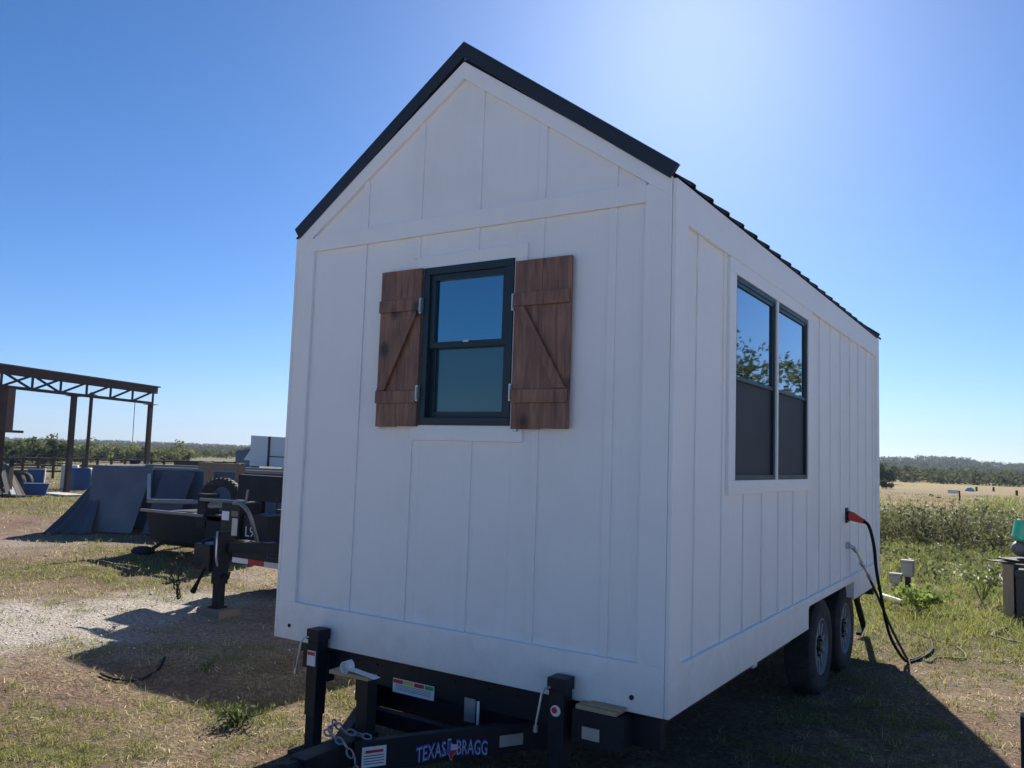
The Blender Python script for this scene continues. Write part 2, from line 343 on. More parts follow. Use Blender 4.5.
def axis(lo, hi, step, far, g=1.09):
    a = list(np.arange(lo, hi+step/2, step)); s = step; v = a[-1]
    while v < far: s *= g; v += s; a.append(v)
    s = step; v = a[0]; pre = []
    while v > -far: s *= g; v -= s; pre.append(v)
    return np.array(pre[::-1] + a)
def ground():
    X = axis(-12, 3, .07, 2600); Y = axis(-4, 10, .07, 2600)
    gx, gy = np.meshgrid(X, Y, indexing='ij'); nx, ny = gx.shape
    z = height(gx, gy); g, s, v = cover(gx, gy)
    dirt = np.array([.215, .155, .11]); red = np.array([.26, .16, .105]); grav = np.array([.56, .50, .43]); straw = np.array([.37, .29, .18]); grn = np.array([.14, .145, .05])
    n = fbm(gx*2.2, gy*2.2)[..., None]
    c = dirt*(1-n) + red*n
    c = c*(1-v[..., None]) + grav*v[..., None]
    c = c*(1-.75*s[..., None]) + straw*.75*s[..., None]
    c = c*(1-.8*g[..., None]) + grn*.8*g[..., None]
    # unseen ground behind the camera and right, made pale to bounce light onto walls
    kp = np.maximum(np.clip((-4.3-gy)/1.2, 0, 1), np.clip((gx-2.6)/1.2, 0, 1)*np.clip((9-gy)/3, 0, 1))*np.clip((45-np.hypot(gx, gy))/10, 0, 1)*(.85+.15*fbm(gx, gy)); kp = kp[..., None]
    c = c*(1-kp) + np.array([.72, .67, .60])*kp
    # the fields beyond the yard: green, then mown brown, then tan
    R = np.hypot(gx, gy)
    k = np.clip((gy-26)/5, 0, 1)*(np.clip((gx+40)/15, 0, 1)); k = k[..., None]
    st = fbm(gx*.05, gy*.25)[..., None]
    far1 = np.array([.19, .175, .075])*(.8+.4*st); far2 = np.array([.27, .19, .10])*(.85+.35*st); far3 = np.array([.33, .25, .10])*(.85+.35*st)
    t = np.clip((gy-37+8*(st[..., 0]-.5))/6, 0, 1)[..., None]; t2 = np.clip((gy-76+22*(st[..., 0]-.5))/12, 0, 1)[..., None]
    fc = far1*(1-t)+far2*t; fc = fc*(1-t2)+far3*t2
    c = c*(1-k) + fc*k
    kf = np.clip((R-160)/60, 0, 1)[..., None]; c = c*(1-kf) + np.array([.10, .10, .05])*kf
    # pasture to the left, far
    kl = np.clip((-gx-34)/10, 0, 1)[..., None]*(1-kf); c = c*(1-kl) + np.array([.21, .19, .10])*(.7+.6*fbm(gx*.3, gy*.3)[..., None])*kl
    vs = np.stack([gx, gy, z], -1).reshape(-1, 3)
    i = np.arange(nx-1)[:, None]*ny + np.arange(ny-1)[None, :]
    fs = np.stack([i, i+ny, i+ny+1, i+1], -1).reshape(-1, 4)
    me = bpy.data.meshes.new('ground')
    me.vertices.add(len(vs)); me.vertices.foreach_set('co', vs.ravel())
    me.loops.add(fs.size); me.loops.foreach_set('vertex_index', fs.ravel().astype(np.int32))
    me.polygons.add(len(fs)); me.polygons.foreach_set('loop_start', np.arange(0, fs.size, 4, dtype=np.int32)); me.polygons.foreach_set('loop_total', np.full(len(fs), 4, np.int32))
    me.update(calc_edges=True)
    at = me.color_attributes.new('soil', 'FLOAT_COLOR', 'POINT')
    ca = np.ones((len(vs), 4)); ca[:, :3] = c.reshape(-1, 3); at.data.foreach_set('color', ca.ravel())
    me.polygons.foreach_set('use_smooth', np.ones(len(fs), bool))
    m = bpy.data.materials.new('soil'); m.use_nodes = True; nt = m.node_tree; N = nt.nodes; L = nt.links; p = N['Principled BSDF']
    a = N.new('ShaderNodeAttribute'); a.attribute_name = 'soil'; tc = N.new('ShaderNodeTexCoord')
    n1 = N.new('ShaderNodeTexNoise'); n1.inputs['Scale'].default_value = 22; n1.inputs['Detail'].default_value = 9; n1.inputs['Roughness'].default_value = .7; L.new(tc.outputs['Object'], n1.inputs['Vector'])
    v1 = N.new('ShaderNodeTexVoronoi'); v1.inputs['Scale'].default_value = 38; L.new(tc.outputs['Object'], v1.inputs['Vector'])
    mr = N.new('ShaderNodeMapRange'); mr.inputs['From Min'].default_value = .3; mr.inputs['From Max'].default_value = .7; mr.inputs['To Min'].default_value = .42; mr.inputs['To Max'].default_value = 1.5; L.new(n1.outputs['Fac'], mr.inputs['Value'])
    mv = N.new('ShaderNodeMapRange'); mv.inputs['From Max'].default_value = .6; mv.inputs['To Min'].default_value = 1.12; mv.inputs['To Max'].default_value = .75; L.new(v1.outputs['Distance'], mv.inputs['Value'])
    mu = N.new('ShaderNodeMath'); mu.operation = 'MULTIPLY'; L.new(mr.outputs[0], mu.inputs[0]); L.new(mv.outputs[0], mu.inputs[1])
    vm = N.new('ShaderNodeVectorMath'); vm.operation = 'SCALE'; L.new(a.outputs['Color'], vm.inputs[0]); L.new(mu.outputs[0], vm.inputs['Scale']); L.new(vm.outputs[0], p.inputs['Base Color'])
    p.inputs['Roughness'].default_value = .95; p.inputs['Specular IOR Level'].default_value = .1
    b = N.new('ShaderNodeBump'); b.inputs['Strength'].default_value = .8; b.inputs['Distance'].default_value = .03; L.new(mu.outputs[0], b.inputs['Height']); L.new(b.outputs[0], p.inputs['Normal'])
    me.materials.append(m)
    o = bpy.data.objects.new('ground', me); COL.objects.link(o); o['kind'] = 'structure'; o['label'] = 'rough yard of dirt, gravel and patchy grass running out to mown fields'; o['category'] = 'ground'
    return o
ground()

def poly_object(name, V, Fc, colors, material, parent=None, nper=3):
    """fast mesh from numpy arrays; colours per vertex"""
    me = bpy.data.meshes.new(name)
    me.vertices.add(len(V)); me.vertices.foreach_set('co', V.astype(np.float32).ravel())
    me.loops.add(Fc.size); me.loops.foreach_set('vertex_index', Fc.ravel().astype(np.int32))
    me.polygons.add(len(Fc)); me.polygons.foreach_set('loop_start', np.arange(0, Fc.size, nper, dtype=np.int32)); me.polygons.foreach_set('loop_total', np.full(len(Fc), nper, np.int32))
    me.update(calc_edges=True)
    if colors is not None:
        at = me.color_attributes.new('tint', 'FLOAT_COLOR', 'POINT'); ca = np.ones((len(V), 4)); ca[:, :3] = colors; at.data.foreach_set('color', ca.ravel())
    me.materials.append(material)
    o = bpy.data.objects.new(name, me); COL.objects.link(o)
    if parent: o.parent = parent; o.matrix_parent_inverse = world_of(parent).inverted()
    return o

M_['blade'] = attr_mat('grass_blades', 'tint', .7, transl=.45, spec=.25)
M_['leaf'] = attr_mat('leaves', 'tint', .8, transl=.35, spec=.08, vscale=3)
M_['stone'] = attr_mat('stones', 'tint', .9, vscale=60)

def blades(px, py, hgt, wid, col, spread, nb):
    """nb blades round every tuft; every blade bends outward; returns V, F, C"""
    n = len(px); N = n*nb
    X = np.repeat(px, nb) + RNG.normal(0, 1, N)*np.repeat(spread, nb); Y = np.repeat(py, nb) + RNG.normal(0, 1, N)*np.repeat(spread, nb)
    H = np.repeat(hgt, nb)*RNG.uniform(.45, 1.25, N); Wd = np.repeat(wid, nb)*RNG.uniform(.7, 1.3, N)
    Z = height(X, Y) - .006
    q = RNG.uniform(0, 2*PI, N); lean = RNG.uniform(.15, 1.5, N)*H; ql = RNG.uniform(0, 2*PI, N)
    dx, dy = np.cos(q)*Wd/2, np.sin(q)*Wd/2; lx, ly = np.cos(ql)*lean, np.sin(ql)*lean
    V = np.empty((N, 5, 3))
    V[:, 0] = np.stack([X-dx, Y-dy, Z], -1); V[:, 1] = np.stack([X+dx, Y+dy, Z], -1)
    V[:, 2] = np.stack([X+dx*.8+lx*.35, Y+dy*.8+ly*.35, Z+H*.6], -1); V[:, 3] = np.stack([X-dx*.8+lx*.35, Y-dy*.8+ly*.35, Z+H*.6], -1)
    V[:, 4] = np.stack([X+lx, Y+ly, Z+H*RNG.uniform(.75, 1., N)], -1)
    b = np.arange(N)*5
    Fc = np.concatenate([np.stack([b, b+1, b+2], -1), np.stack([b, b+2, b+3], -1), np.stack([b+3, b+2, b+4], -1)])
    C = np.repeat(np.repeat(col, nb, 0)*RNG.uniform(.6, 1.35, (N, 1))*RNG.uniform(.93, 1.07, (N, 3)), 5, 0)
    return V.reshape(-1, 3), Fc, C

def in_rect(x, y, x0, x1, y0, y1): return (x > x0) & (x < x1) & (y > y0) & (y < y1)

def make_grass():
    n = 75000
    d = np.exp(RNG.uniform(math.log(2.6), math.log(70), n)); az = np.radians(RNG.uniform(-74, 12, n))
    x = cp.x + d*np.sin(az); y = cp.y + d*np.cos(az)
    g, s, v = cover(x, y)
    keep = ~(in_rect(x, y, -14.5, -8, 5.9, 9.5)) & ~(in_rect(x, y, -30, -24, 8, 15) & (RNG.random(n) < .3))
    u = RNG.random(n)
    isg = u < g*.85; isd = (~isg) & (RNG.random(n) < s*.42*(1-.75*v) + .02)
    keep &= isg | isd
    shade = in_rect(x, y, -2.4, -.15, .3, 5.4); keep &= ~(shade & (RNG.random(n) < .8))
    x, y, d, isg, g = x[keep], y[keep], d[keep], isg[keep], g[keep]
    n = len(x)
    lush = np.clip((y-5)/4, 0, 1)*np.clip((x+3)/2, 0, 1)
    h = np.where(isg, RNG.uniform(.022, .065, n)*(1+1.5*lush), RNG.uniform(.02, .06, n)*(1+.8*lush))*(1+np.clip((d-10)/40, 0, 1))
    h *= .7+.9*fbm(x*1.3, y*1.3)
    wd = .0032*np.clip(d/4.5, 1, 12)
    gc = np.array([.20, .215, .055]); dc = np.array([.47, .39, .22]); gc2 = np.array([.30, .28, .095]); lc = np.array([.19, .27, .05])
    t = RNG.random((n, 1))**1.4
    col = np.where(isg[:, None], gc*(1-t)+gc2*t, dc*(.7+.5*t)); k = (lush*RNG.random(n)*.8)[:, None]; col = np.where(isg[:, None], col*(1-k)+lc*k, col)
    V, Fc, C = blades(x, y, h, wd, col, np.clip(.022*d/4, .03, .3), 9)
    o = poly_object('grass', V, Fc, C, M_['blade']); tag(o, 'short patchy green and straw-coloured grass over the yard', 'grass', kind='stuff')
make_grass()

def make_litter():
    n = 26000
    d = np.exp(RNG.uniform(math.log(2.8), math.log(20), n)); az = np.radians(RNG.uniform(-74, 10, n))
    x = cp.x + d*np.sin(az); y = cp.y + d*np.cos(az); g, s, v = cover(x, y)
    k = RNG.random(n) < np.clip(.12 + .8*s - .8*v, .03, 1); x, y, d = x[k], y[k], d[k]; n = len(x)
    a = RNG.uniform(0, PI, n); L_ = RNG.uniform(.015, .06, n); w_ = .0016*np.clip(d/4, 1, 5)
    ux, uy = np.cos(a)*L_/2, np.sin(a)*L_/2; vx, vy = -np.sin(a)*w_, np.cos(a)*w_
    z0 = height(x-ux, y-uy) + RNG.uniform(.003, .012, n); z1 = height(x+ux, y+uy) + RNG.uniform(.003, .018, n)
    V = np.stack([np.stack([x-ux-vx, y-uy-vy, z0], -1), np.stack([x-ux+vx, y-uy+vy, z0], -1), np.stack([x+ux+vx, y+uy+vy, z1], -1), np.stack([x+ux-vx, y+uy-vy, z1], -1)], 1).reshape(-1, 3)
    i = np.arange(n)*4; Fc = np.stack([i, i+1, i+2, i+3], -1)
    br = RNG.random((n, 1)) < .35
    C = np.repeat(np.where(br, np.array([[.13, .095, .065]]), np.array([[.55, .46, .30]]))*RNG.uniform(.6, 1.25, (n, 1)), 4, 0)
    o = poly_object('straw_litter', V, Fc, C, M_['stone'], nper=4); tag(o, 'dead straw and broken stems scattered flat on the dirt', 'litter', kind='stuff')
make_litter()

def make_gravel():
    n = 16000
    d = np.exp(RNG.uniform(math.log(3), math.log(18), n)); az = np.radians(RNG.uniform(-74, 10, n))
    x = cp.x + d*np.sin(az); y = cp.y + d*np.cos(az); g, s, v = cover(x, y)
    k = RNG.random(n) < np.clip(v*1.2 - .12, .012, 1); x, y, d, v = x[k], y[k], d[k], v[k]; n = len(x)
    r = RNG.uniform(.003, .009, n)*(1+d/14); r = np.where(RNG.random(n) < .02, r*1.8, r)
    base = np.array([(1,0,0),(-1,0,0),(0,1,0),(0,-1,0),(0,0,1),(0,0,-1)], float)
    fc = np.array([(0,2,4),(2,1,4),(1,3,4),(3,0,4),(2,0,5),(1,2,5),(3,1,5),(0,3,5)])
    V = base[None]*r[:, None, None]*RNG.uniform(.6, 1.3, (n, 6, 3)); V[..., 2] *= .7
    a = RNG.uniform(0, 2*PI, n); c, s_ = np.cos(a)[:, None], np.sin(a)[:, None]
    vx = V[..., 0]*c-V[..., 1]*s_; vy = V[..., 0]*s_+V[..., 1]*c
    V = np.stack([vx + x[:, None], vy + y[:, None], V[..., 2] + (height(x, y)+r*.25)[:, None]], -1)
    Fc = (fc[None] + (np.arange(n)*6)[:, None, None]).reshape(-1, 3)
    C = np.repeat(np.array([.52, .47, .41])*RNG.uniform(.6, 1.3, (n, 1)), 6, 0)
    o = poly_object('gravel', V.reshape(-1, 3), Fc, C, M_['stone']); tag(o, 'loose pale gravel and small stones along the lane', 'gravel', kind='stuff')
make_gravel()

def leaf_cloud(P, size, col, up=.3):
    """one folded leaf-shaped quad per point"""
    n = len(P); a = RNG.normal(0, 1, (n, 3)); a /= np.linalg.norm(a, axis=1)[:, None]
    b = RNG.normal(0, 1, (n, 3)); b -= (a*b).sum(1)[:, None]*a; b /= np.linalg.norm(b, axis=1)[:, None]
    s = (size*RNG.uniform(.6, 1.3, n))[:, None]
    nrm = np.cross(a, b)
    V = np.stack([P-a*s, P+b*s*.45+nrm*s*.1, P+a*s, P-b*s*.45+nrm*s*.1], 1).reshape(-1, 3)
    i = np.arange(n)*4; Fc = np.stack([i, i+1, i+2, i+3], -1)
    return V, Fc, np.repeat(col*RNG.uniform(.65, 1.35, (n, 1)), 4, 0)

def make_weeds():
    n = 6500
    y = RNG.uniform(16.2, 22.5, n); x = RNG.uniform(-12, 9, n)
    edge = 16.6 + 2.2*fbm(x*.45, x*0) + np.clip(-(x+.8), 0, 5)*.0
    k = (y > edge) & (fbm(x*.35, y*.35) + .12 > RNG.random(n)*.75)
    x, y = x[k], y[k]
    x = np.concatenate([x, RNG.uniform(-4, 4, 260)]); y = np.concatenate([y, 17-RNG.random(260)**1.6*6]); n = len(x); low = np.where(y < 16.2, .4, 1.)
    dark = np.exp(-(((x+.7)/1.2)**2 + ((y-17.5)/1.8)**2))
    h = RNG.uniform(.22, .85, n)*(.75+.55*fbm(x*.8, y*.8))*(1+.12*dark); h = np.where(RNG.random(n) < .07, h*1.35, h)
    h = h*low; gz = height(x, y)
    m = 16
    t = RNG.uniform(.08, 1, (n, m)); spread = .05 + .13*(1-t)
    P = np.stack([x[:, None] + RNG.normal(0, 1, (n, m))*spread, y[:, None] + RNG.normal(0, 1, (n, m))*spread, gz[:, None] + h[:, None]*t], -1).reshape(-1, 3)
    hue = fbm(x*.5+9, y*.5)[:, None]
    c = (np.array([.085, .115, .04])*(1-hue) + np.array([.26, .26, .12])*hue)*(1-.6*dark[:, None]); c = np.repeat(c, m, 0)
    V, Fc, C = leaf_cloud(P, np.full(n*m, .055), c)
    # stems
    q = RNG.uniform(0, PI, n); w_ = .008; dx, dy = np.cos(q)*w_, np.sin(q)*w_; lx, ly = RNG.normal(0, .05, n), RNG.normal(0, .05, n)
    S = np.stack([np.stack([x-dx, y-dy, gz-.02], -1), np.stack([x+dx, y+dy, gz-.02], -1), np.stack([x+lx+dx*.4, y+ly+dy*.4, gz+h], -1), np.stack([x+lx-dx*.4, y+ly-dy*.4, gz+h], -1)], 1).reshape(-1, 3)
    i = np.arange(n)*4; SF = np.stack([i, i+1, i+2, i+3], -1) + len(V); SC = np.repeat(np.array([[.17, .15, .08]])*RNG.uniform(.6, 1.3, (n, 1)), 4, 0)
    V = np.concatenate([V, S]); Fc = np.concatenate([Fc, SF]); C = np.concatenate([C, SC])
    # white seed heads
    fl = np.where((RNG.random(n) < np.where(x > -.2, .3, .14)))[0]; mm = 4
    P = np.stack([x[fl, None] + lx[fl, None] + RNG.normal(0, .05, (len(fl), mm)), y[fl, None]+ly[fl, None] + RNG.normal(0, .05, (len(fl), mm)), gz[fl, None] + h[fl, None]*RNG.uniform(.8, 1.03, (len(fl), mm))], -1).reshape(-1, 3)
    V2, F2, C2 = leaf_cloud(P, np.full(len(P), .028), np.tile(np.array([[.62, .62, .52]]), (len(P), 1)))
    F2 = F2 + len(V); V = np.concatenate([V, V2]); Fc = np.concatenate([Fc, F2]); C = np.concatenate([C, C2])
    o = poly_object('weeds', V, Fc, C, M_['leaf'], nper=4); tag(o, 'waist-high band of leafy weeds with white seed heads along the field edge', 'weeds', kind='stuff')
make_weeds()

def plant(name, label, x, y, h, r, n, c, flower=0, lsize=.05, group=None):
    t = thing(name, label, 'plant', (x, y, 0), group)
    z0 = float(height(np.array([x]), np.array([y]))[0])
    st = MB(); tips = []
    for i in range(12):
        a = random.uniform(0, 2*PI); l = random.uniform(.3, 1)
        tip = (x + math.cos(a)*r*l, y + math.sin(a)*r*l, z0 + h*random.uniform(.6, 1))
        mid = (x + math.cos(a)*r*l*.35, y + math.sin(a)*r*l*.35, z0 + h*.5)
        st.tube([(x, y, z0-.02), mid, tip], [.006, .005, .003], 5); tips.append((mid, tip))
    st.build('stem', mat('stem_green', (.12, .13, .05), .7), t)
    P = []
    for i in range(n):
        m0, t0 = random.choice(tips); k = random.random()
        P.append([m0[j] + (t0[j]-m0[j])*k + random.gauss(0, .035) for j in range(3)])
    V, Fc, C = leaf_cloud(np.array(P), np.full(n, lsize), np.tile(np.array([c]), (n, 1)))
    if flower:
        P = [[q[1][j] + random.gauss(0, .03) for j in range(3)] for q in (tips*8)[:flower]]
        V2, F2, C2 = leaf_cloud(np.array(P), np.full(len(P), .022), np.tile(np.array([[.72, .72, .62]]), (len(P), 1)))
        F2 = F2 + len(V); V = np.concatenate([V, V2]); Fc = np.concatenate([Fc, F2]); C = np.concatenate([C, C2])
    poly_object('foliage', V, Fc, C, M_['leaf'], t, 4)
plant('leafy_weed', 'low broad-leaved green weed growing in front of the grey utility boxes', .12, 7.9, .30, .40, 420, (.22, .28, .07), lsize=.04)
plant('flowering_weed', 'white-flowered weed standing in the grass left of the wooden crate', .72, 9.3, .46, .30, 260, (.20, .24, .08), flower=110, lsize=.03)
plant('leafy_weed', 'small green sprig poking up in the bare dirt by the black cable', -4.02, .62, .09, .06, 36, (.12, .16, .06), lsize=.016)
plant('leafy_weed', 'dark green low weed beside the left front jack of the white house', -2.86, .0, .09, .2, 170, (.12, .15, .05), lsize=.022)

# ------------------------------------------------------------------ trees
def make_tree(label, x, y, h, r, nl, ls, c1, c2, group=None, trunk_r=.12, base=.25, name='broadleaf_tree', seed=0, squash=1.):
    rs = random.Random(seed); rg = np.random.default_rng(seed+100)
    t = thing(name, label, 'tree', (x, y, 0), group)
    tr = MB(); lobes = []
    ht = h*base
    tr.tube([(x, y, -.1), (x+.03*h*.3, y, ht*.6), (x+rs.uniform(-.05, .05)*h, y, h*.62)], [trunk_r*1.25, trunk_r, trunk_r*.4], 9)
    for i in range(9):
        a = 2*PI*i/9*1.9 + rs.uniform(-.4, .4); z = h*rs.uniform(base*.8, .6); rr = r*rs.uniform(.45, .85)
        zz = h*rs.uniform(max(base, .3), .92); f = math.sqrt(max(.15, 1-((zz/h-.58)/.5)**2)); rr *= f
        e = (x + math.cos(a)*rr, y + math.sin(a)*rr, zz)
        m0 = (x + math.cos(a)*rr*.45, y + math.sin(a)*rr*.45, (z + zz)/2 - .03*h)
        tr.tube([(x, y, z), m0, e], [trunk_r*.5, trunk_r*.32, trunk_r*.12], 6)
        lobes.append((e, r*rs.uniform(.26, .46))); lobes.append((m0, r*rs.uniform(.2, .34)))
        for k in range(3):
            e2 = tuple(e[j] + rs.gauss(0, 1)*r*(.25 if j < 2 else .2) for j in range(3)); tr.tube([m0, e2], [trunk_r*.2, trunk_r*.06], 5)
            lobes.append((e2, r*rs.uniform(.14, .28)))
    lobes.append(((x, y, h*.9), r*.32)); 
    tr.build('trunk', M_['bark'], t, smooth=True, fix=False)
    per = nl // len(lobes); P = []; C = []
    for (c, lr) in lobes:
        d = rg.normal(0, 1, (per, 3)); d /= np.linalg.norm(d, axis=1)[:, None]
        d *= (lr*rg.uniform(.25, 1.05, per)**.6)[:, None]; d[:, 2] *= .8*squash
        q = d + np.array(c); q = q[(q[:, 2] > h*.12)]
        P.append(q); k = rg.random(); C.append(np.tile(np.array(c1)*(1-k) + np.array(c2)*k, (len(q), 1)))
    P = np.concatenate(P); C = np.concatenate(C)
    V, Fc, Cc = leaf_cloud(P, np.full(len(P), ls), C)
    poly_object('crown', V, Fc, Cc, M_['leaf'], t, 4)
    return t
DG = (.045, .06, .022); MG = (.10, .12, .04); YG = (.24, .24, .10)
make_tree('tall loose tree out beyond the right side of the white house', 7.2, 23.6, 5.9, 2.6, 3000, .12, DG, MG, seed=3, trunk_r=.13)
make_tree('shorter bushy tree behind the tall one, right of the white house', 8.6, 30.5, 6.1, 2.8, 2600, .14, DG, MG, seed=5, trunk_r=.13)
# row of trees behind the yard to the left, one dark at the field edge
TG = 'trees beyond the yard'
def polar(px, d):
    """a point d metres away on the bearing of picture column px (used once, to survey the far trees)"""
    q = Vector(((px-512)/825.31, -(455-384)/825.31, 1)); v = r2*q.x + u2*q.y + fw*q.z; v.z = 0; v.normalize()
    return cp.x + v.x*d, cp.y + v.y*d
for (px, d, h, r, a, b, lab, sd) in [
    (44, 62, 3.0, 2.0, DG, MG, 'round dark bushy tree behind the pipe fence, tallest of the left tree row', 1),
    (8, 66, 2.6, 1.9, DG, MG, 'low olive tree seen behind the brown post of the steel frame', 2),
    (24, 74, 2.5, 1.9, MG, YG, 'small olive tree between the brown post and the round dark tree', 12),
    (68, 76, 2.4, 2.2, MG, YG, 'low yellow-green tree just behind the nearest steel column', 4),
    (98, 84, 2.2, 2.6, MG, YG, 'low spreading green tree right of the thin steel pole', 16),
    (122, 86, 2.2, 2.8, YG, MG, 'pale yellow-green low tree in the middle of the left tree row', 7),
    (140, 84, 2.1, 2.4, YG, MG, 'pale low tree seen behind the last column of the steel frame', 8),
    (163, 88, 2.0, 2.6, YG, MG, 'wide pale green tree right of the last steel column', 9),
    (178, 96, 1.9, 2.2, MG, YG, 'rightmost low green tree of the left tree row', 10),
    (884, 104, 3.0, 2.1, DG, (.055, .07, .03), 'dark dense tree at the field edge beside the rear corner of the white house', 11)]:
    x, y = polar(px, d); k_ = .52 if px < 300 else .8; make_tree(lab, x, y, h*k_, r*.85, 2600, .14, a, b, group=TG, seed=sd, base=.16, trunk_r=.1)
bx_, by_ = polar(886, 82); make_tree('low dark bush on the near field below the dark tree', bx_, by_, .75, .75, 500, .12, DG, MG, group=TG, seed=44, base=.1, trunk_r=.04, name='bush')

# far hills with woods
def hills():
    az = np.radians(np.linspace(-95, 40, 240)); R = np.linspace(150, 1500, 60)
    A, RR = np.meshgrid(az, R, indexing='ij')
    return A, RR
def hill_h(A, R):
    deg = np.degrees(A)
    amp = np.interp(deg, [-95, -64, -56, -50, -40, -20, -12, -7, -4.6, -3.4, -1, 3, 40], [2.2, 2.6, 2.9, 3.2, 5, 7, 9.4, 9.8, 10.4, 8.2, 7.8, 7, 6])
    t = np.clip((R-170)/520, 0, 1); t = t*t*(3-2*t)
    n = fbm(A*9+40, R*.004, 3)-.5
    return amp*t*(.85+.5*n) - .4
def make_hills():
    A, R = hills(); x = cp.x + R*np.sin(A); y = cp.y + R*np.cos(A); z = hill_h(A, R)
    nx, ny = A.shape; V = np.stack([x, y, z], -1).reshape(-1, 3); i = np.arange(nx-1)[:, None]*ny + np.arange(ny-1)[None, :]
    Fc = np.stack([i, i+1, i+ny+1, i+ny], -1).reshape(-1, 4)
    o = poly_object('hills', V, Fc, None, mat('hill_soil', (.045, .055, .03), 1., var=.4, scale=.02, spec=0., rvar=0), None, 4)
    for p in o.data.polygons: p.use_smooth = True
    o['kind'] = 'structure'; o['category'] = 'hills'; o['label'] = 'low wooded hills along the horizon'
make_hills()
def far_wood():
    n = 9500
    R = np.exp(RNG.uniform(math.log(128), math.log(760), n)); A = np.radians(RNG.uniform(-74, 9, n))
    hid = (np.degrees(A) > -49) & (np.degrees(A) < -12); k = ~(hid & (RNG.random(n) < .75))
    k &= ~((R < 230) & (fbm(A*30, R*.02) < .42))
    R, A = R[k], A[k]; n = len(R)
    x = cp.x + R*np.sin(A); y = cp.y + R*np.cos(A); z = hill_h(A, R)
    z = np.where(R < 165, np.maximum(z, -.1), z)
    left = np.degrees(A) < -40
    h = RNG.uniform(1.6, 4.0, n)*(.55+.0006*R)*(np.where(left, .6, .95)); rr = h*RNG.uniform(.5, .95, n)
    m = 48
    d = RNG.normal(0, 1, (n, m, 3)); d /= np.linalg.norm(d, axis=2)[..., None]; d *= RNG.uniform(.45, 1.05, (n, m, 1))
    lob = RNG.normal(0, .22, (n, 5, 3))[np.arange(n)[:, None], RNG.integers(0, 5, (n, m))]
    d = d*.78 + lob
    P = np.stack([x[:, None] + d[..., 0]*rr[:, None], y[:, None] + d[..., 1]*rr[:, None], z[:, None] + h[:, None]*(.5+.5*d[..., 2])], -1).reshape(-1, 3)
    kk = fbm(x*.02, y*.02)[:, None]*.7 + RNG.random((n, 1))*.5
    c = np.array([.045, .06, .024])*(1-kk) + np.array([.12, .125, .05])*kk
    V, Fc, C = leaf_cloud(P, np.repeat(h*.17, m), np.repeat(c, m, 0))
    # every leaf clump fuller than a single leaf
    o = poly_object('far_wood', V, Fc, C, M_['leaf'], None, 4); tag(o, 'dark continuous wood covering the far hills', 'woodland', kind='stuff')
far_wood()

# ------------------------------------------------------------------ the white house on its trailer
W = 2.55; LEN = 5.64; EAVE = F + 2.505; PEAK = F + 3.385; ZB = F + .0
house = thing('tiny_house', 'white board-and-batten tiny house with black gable roof on a tandem-axle trailer', 'tiny house', (-W/2, 2.8, 0))
def tri_z(x): return EAVE + (PEAK-EAVE)*(1-abs(x+W/2)/(W/2))

# front wall with opening for the window (built of panels round the hole)
wx0, wx1, wz0, wz1 = -1.495, -.886, 1.905, 2.80
T = .05
def front_wall():
    m = MB(); y1 = T
    def sheet(x0, x1, z0, z1): m.box(x0, x1, 0, y1, z0, z1)
    m.prism([(-W+.005, ZB), (wx0, ZB), (wx0, EAVE), (-W+.005, EAVE)], (0, 0, 0), (1, 0, 0), (0, 0, 1), (0, T, 0))
    m.prism([(wx1, ZB), (-.005, ZB), (-.005, EAVE), (wx1, EAVE)], (0, 0, 0), (1, 0, 0), (0, 0, 1), (0, T, 0))
    m.box(wx0, wx1, 0, T, ZB, wz0); m.box(wx0, wx1, 0, T, wz1, EAVE)
    m.prism([(-W+.005, EAVE), (-.005, EAVE), (-W/2, PEAK-.004)], (0, 0, 0), (1, 0, 0), (0, 0, 1), (0, T, 0))
    # battens
    bt = .010; bw = .021
    zb0 = F + .212; zb1 = F + 2.398
    for k in range(1, 6):
        x = -W + .143 + .4175*k
        segs = [(zb0, zb1)]
        if wx0-.09 < x < wx1+.09: segs = [(zb0, 1.83), (2.87, zb1)]
        for a, b in segs: m.box(x-bw, x+bw, -bt, 0, a, b)
        top = tri_z(x) - .098
        if top > F+2.50+.06: m.box(x-bw, x+bw, -bt, 0, F+2.498, top)
    for k in (1, 2):
        pass
    return m.build('front_wall', M_['white'], house, bevel=.0018)
fwall = front_wall(); fwall.name = 'wall'
def front_trim():
    m = MB(); tt = .022
    m.box(-W+.002, -.002, -tt, 0, ZB-.012, F+.212)                      # bottom board
    m.box(-W+.143, -.14, -tt, 0, F+2.398, F+2.498)                    # belt board
    m.box(-W+.002, -W+.143, -tt, 0, F+.212, EAVE-.02)                   # left corner board
    m.box(-.14, -.002, -tt, 0, F+.212, EAVE-.02)
    # rake boards
    for s in (-1, 1):
        ex = -W+.002 if s < 0 else -.002
        sl = (PEAK-EAVE)/(W/2)
        vw = .10
        m.prism([(ex, EAVE), (-W/2, PEAK-.005), (-W/2, PEAK-.005-vw), (ex, EAVE - vw)], (0, 0, 0), (1, 0, 0), (0, 0, 1), (0, -tt-.003, 0))
    o = m.build('trim_board', M_['white_trim'], fwall, bevel=.0025)
    # trim round the window
    m = MB()
    m.box(wx0-.065, wx1+.075, -.019, 0, wz0-.085, wz0); m.box(wx0-.065, wx1+.075, -.019, 0, wz1, wz1+.075)
    m.box(wx0-.065, wx0, -.019, 0, wz0, wz1); m.box(wx1, wx1+.075, -.019, 0, wz0, wz1)
    m.build('trim_board', M_['white_trim'], fwall, bevel=.0025)
    for x, z in [(-W+.11, F+.07), (-.16, F+.055)]: MB().tube([(x, -.021, z), (x, -.026, z)], .012, 12).build('plug_hole', M_['black'], fwall)
front_trim()

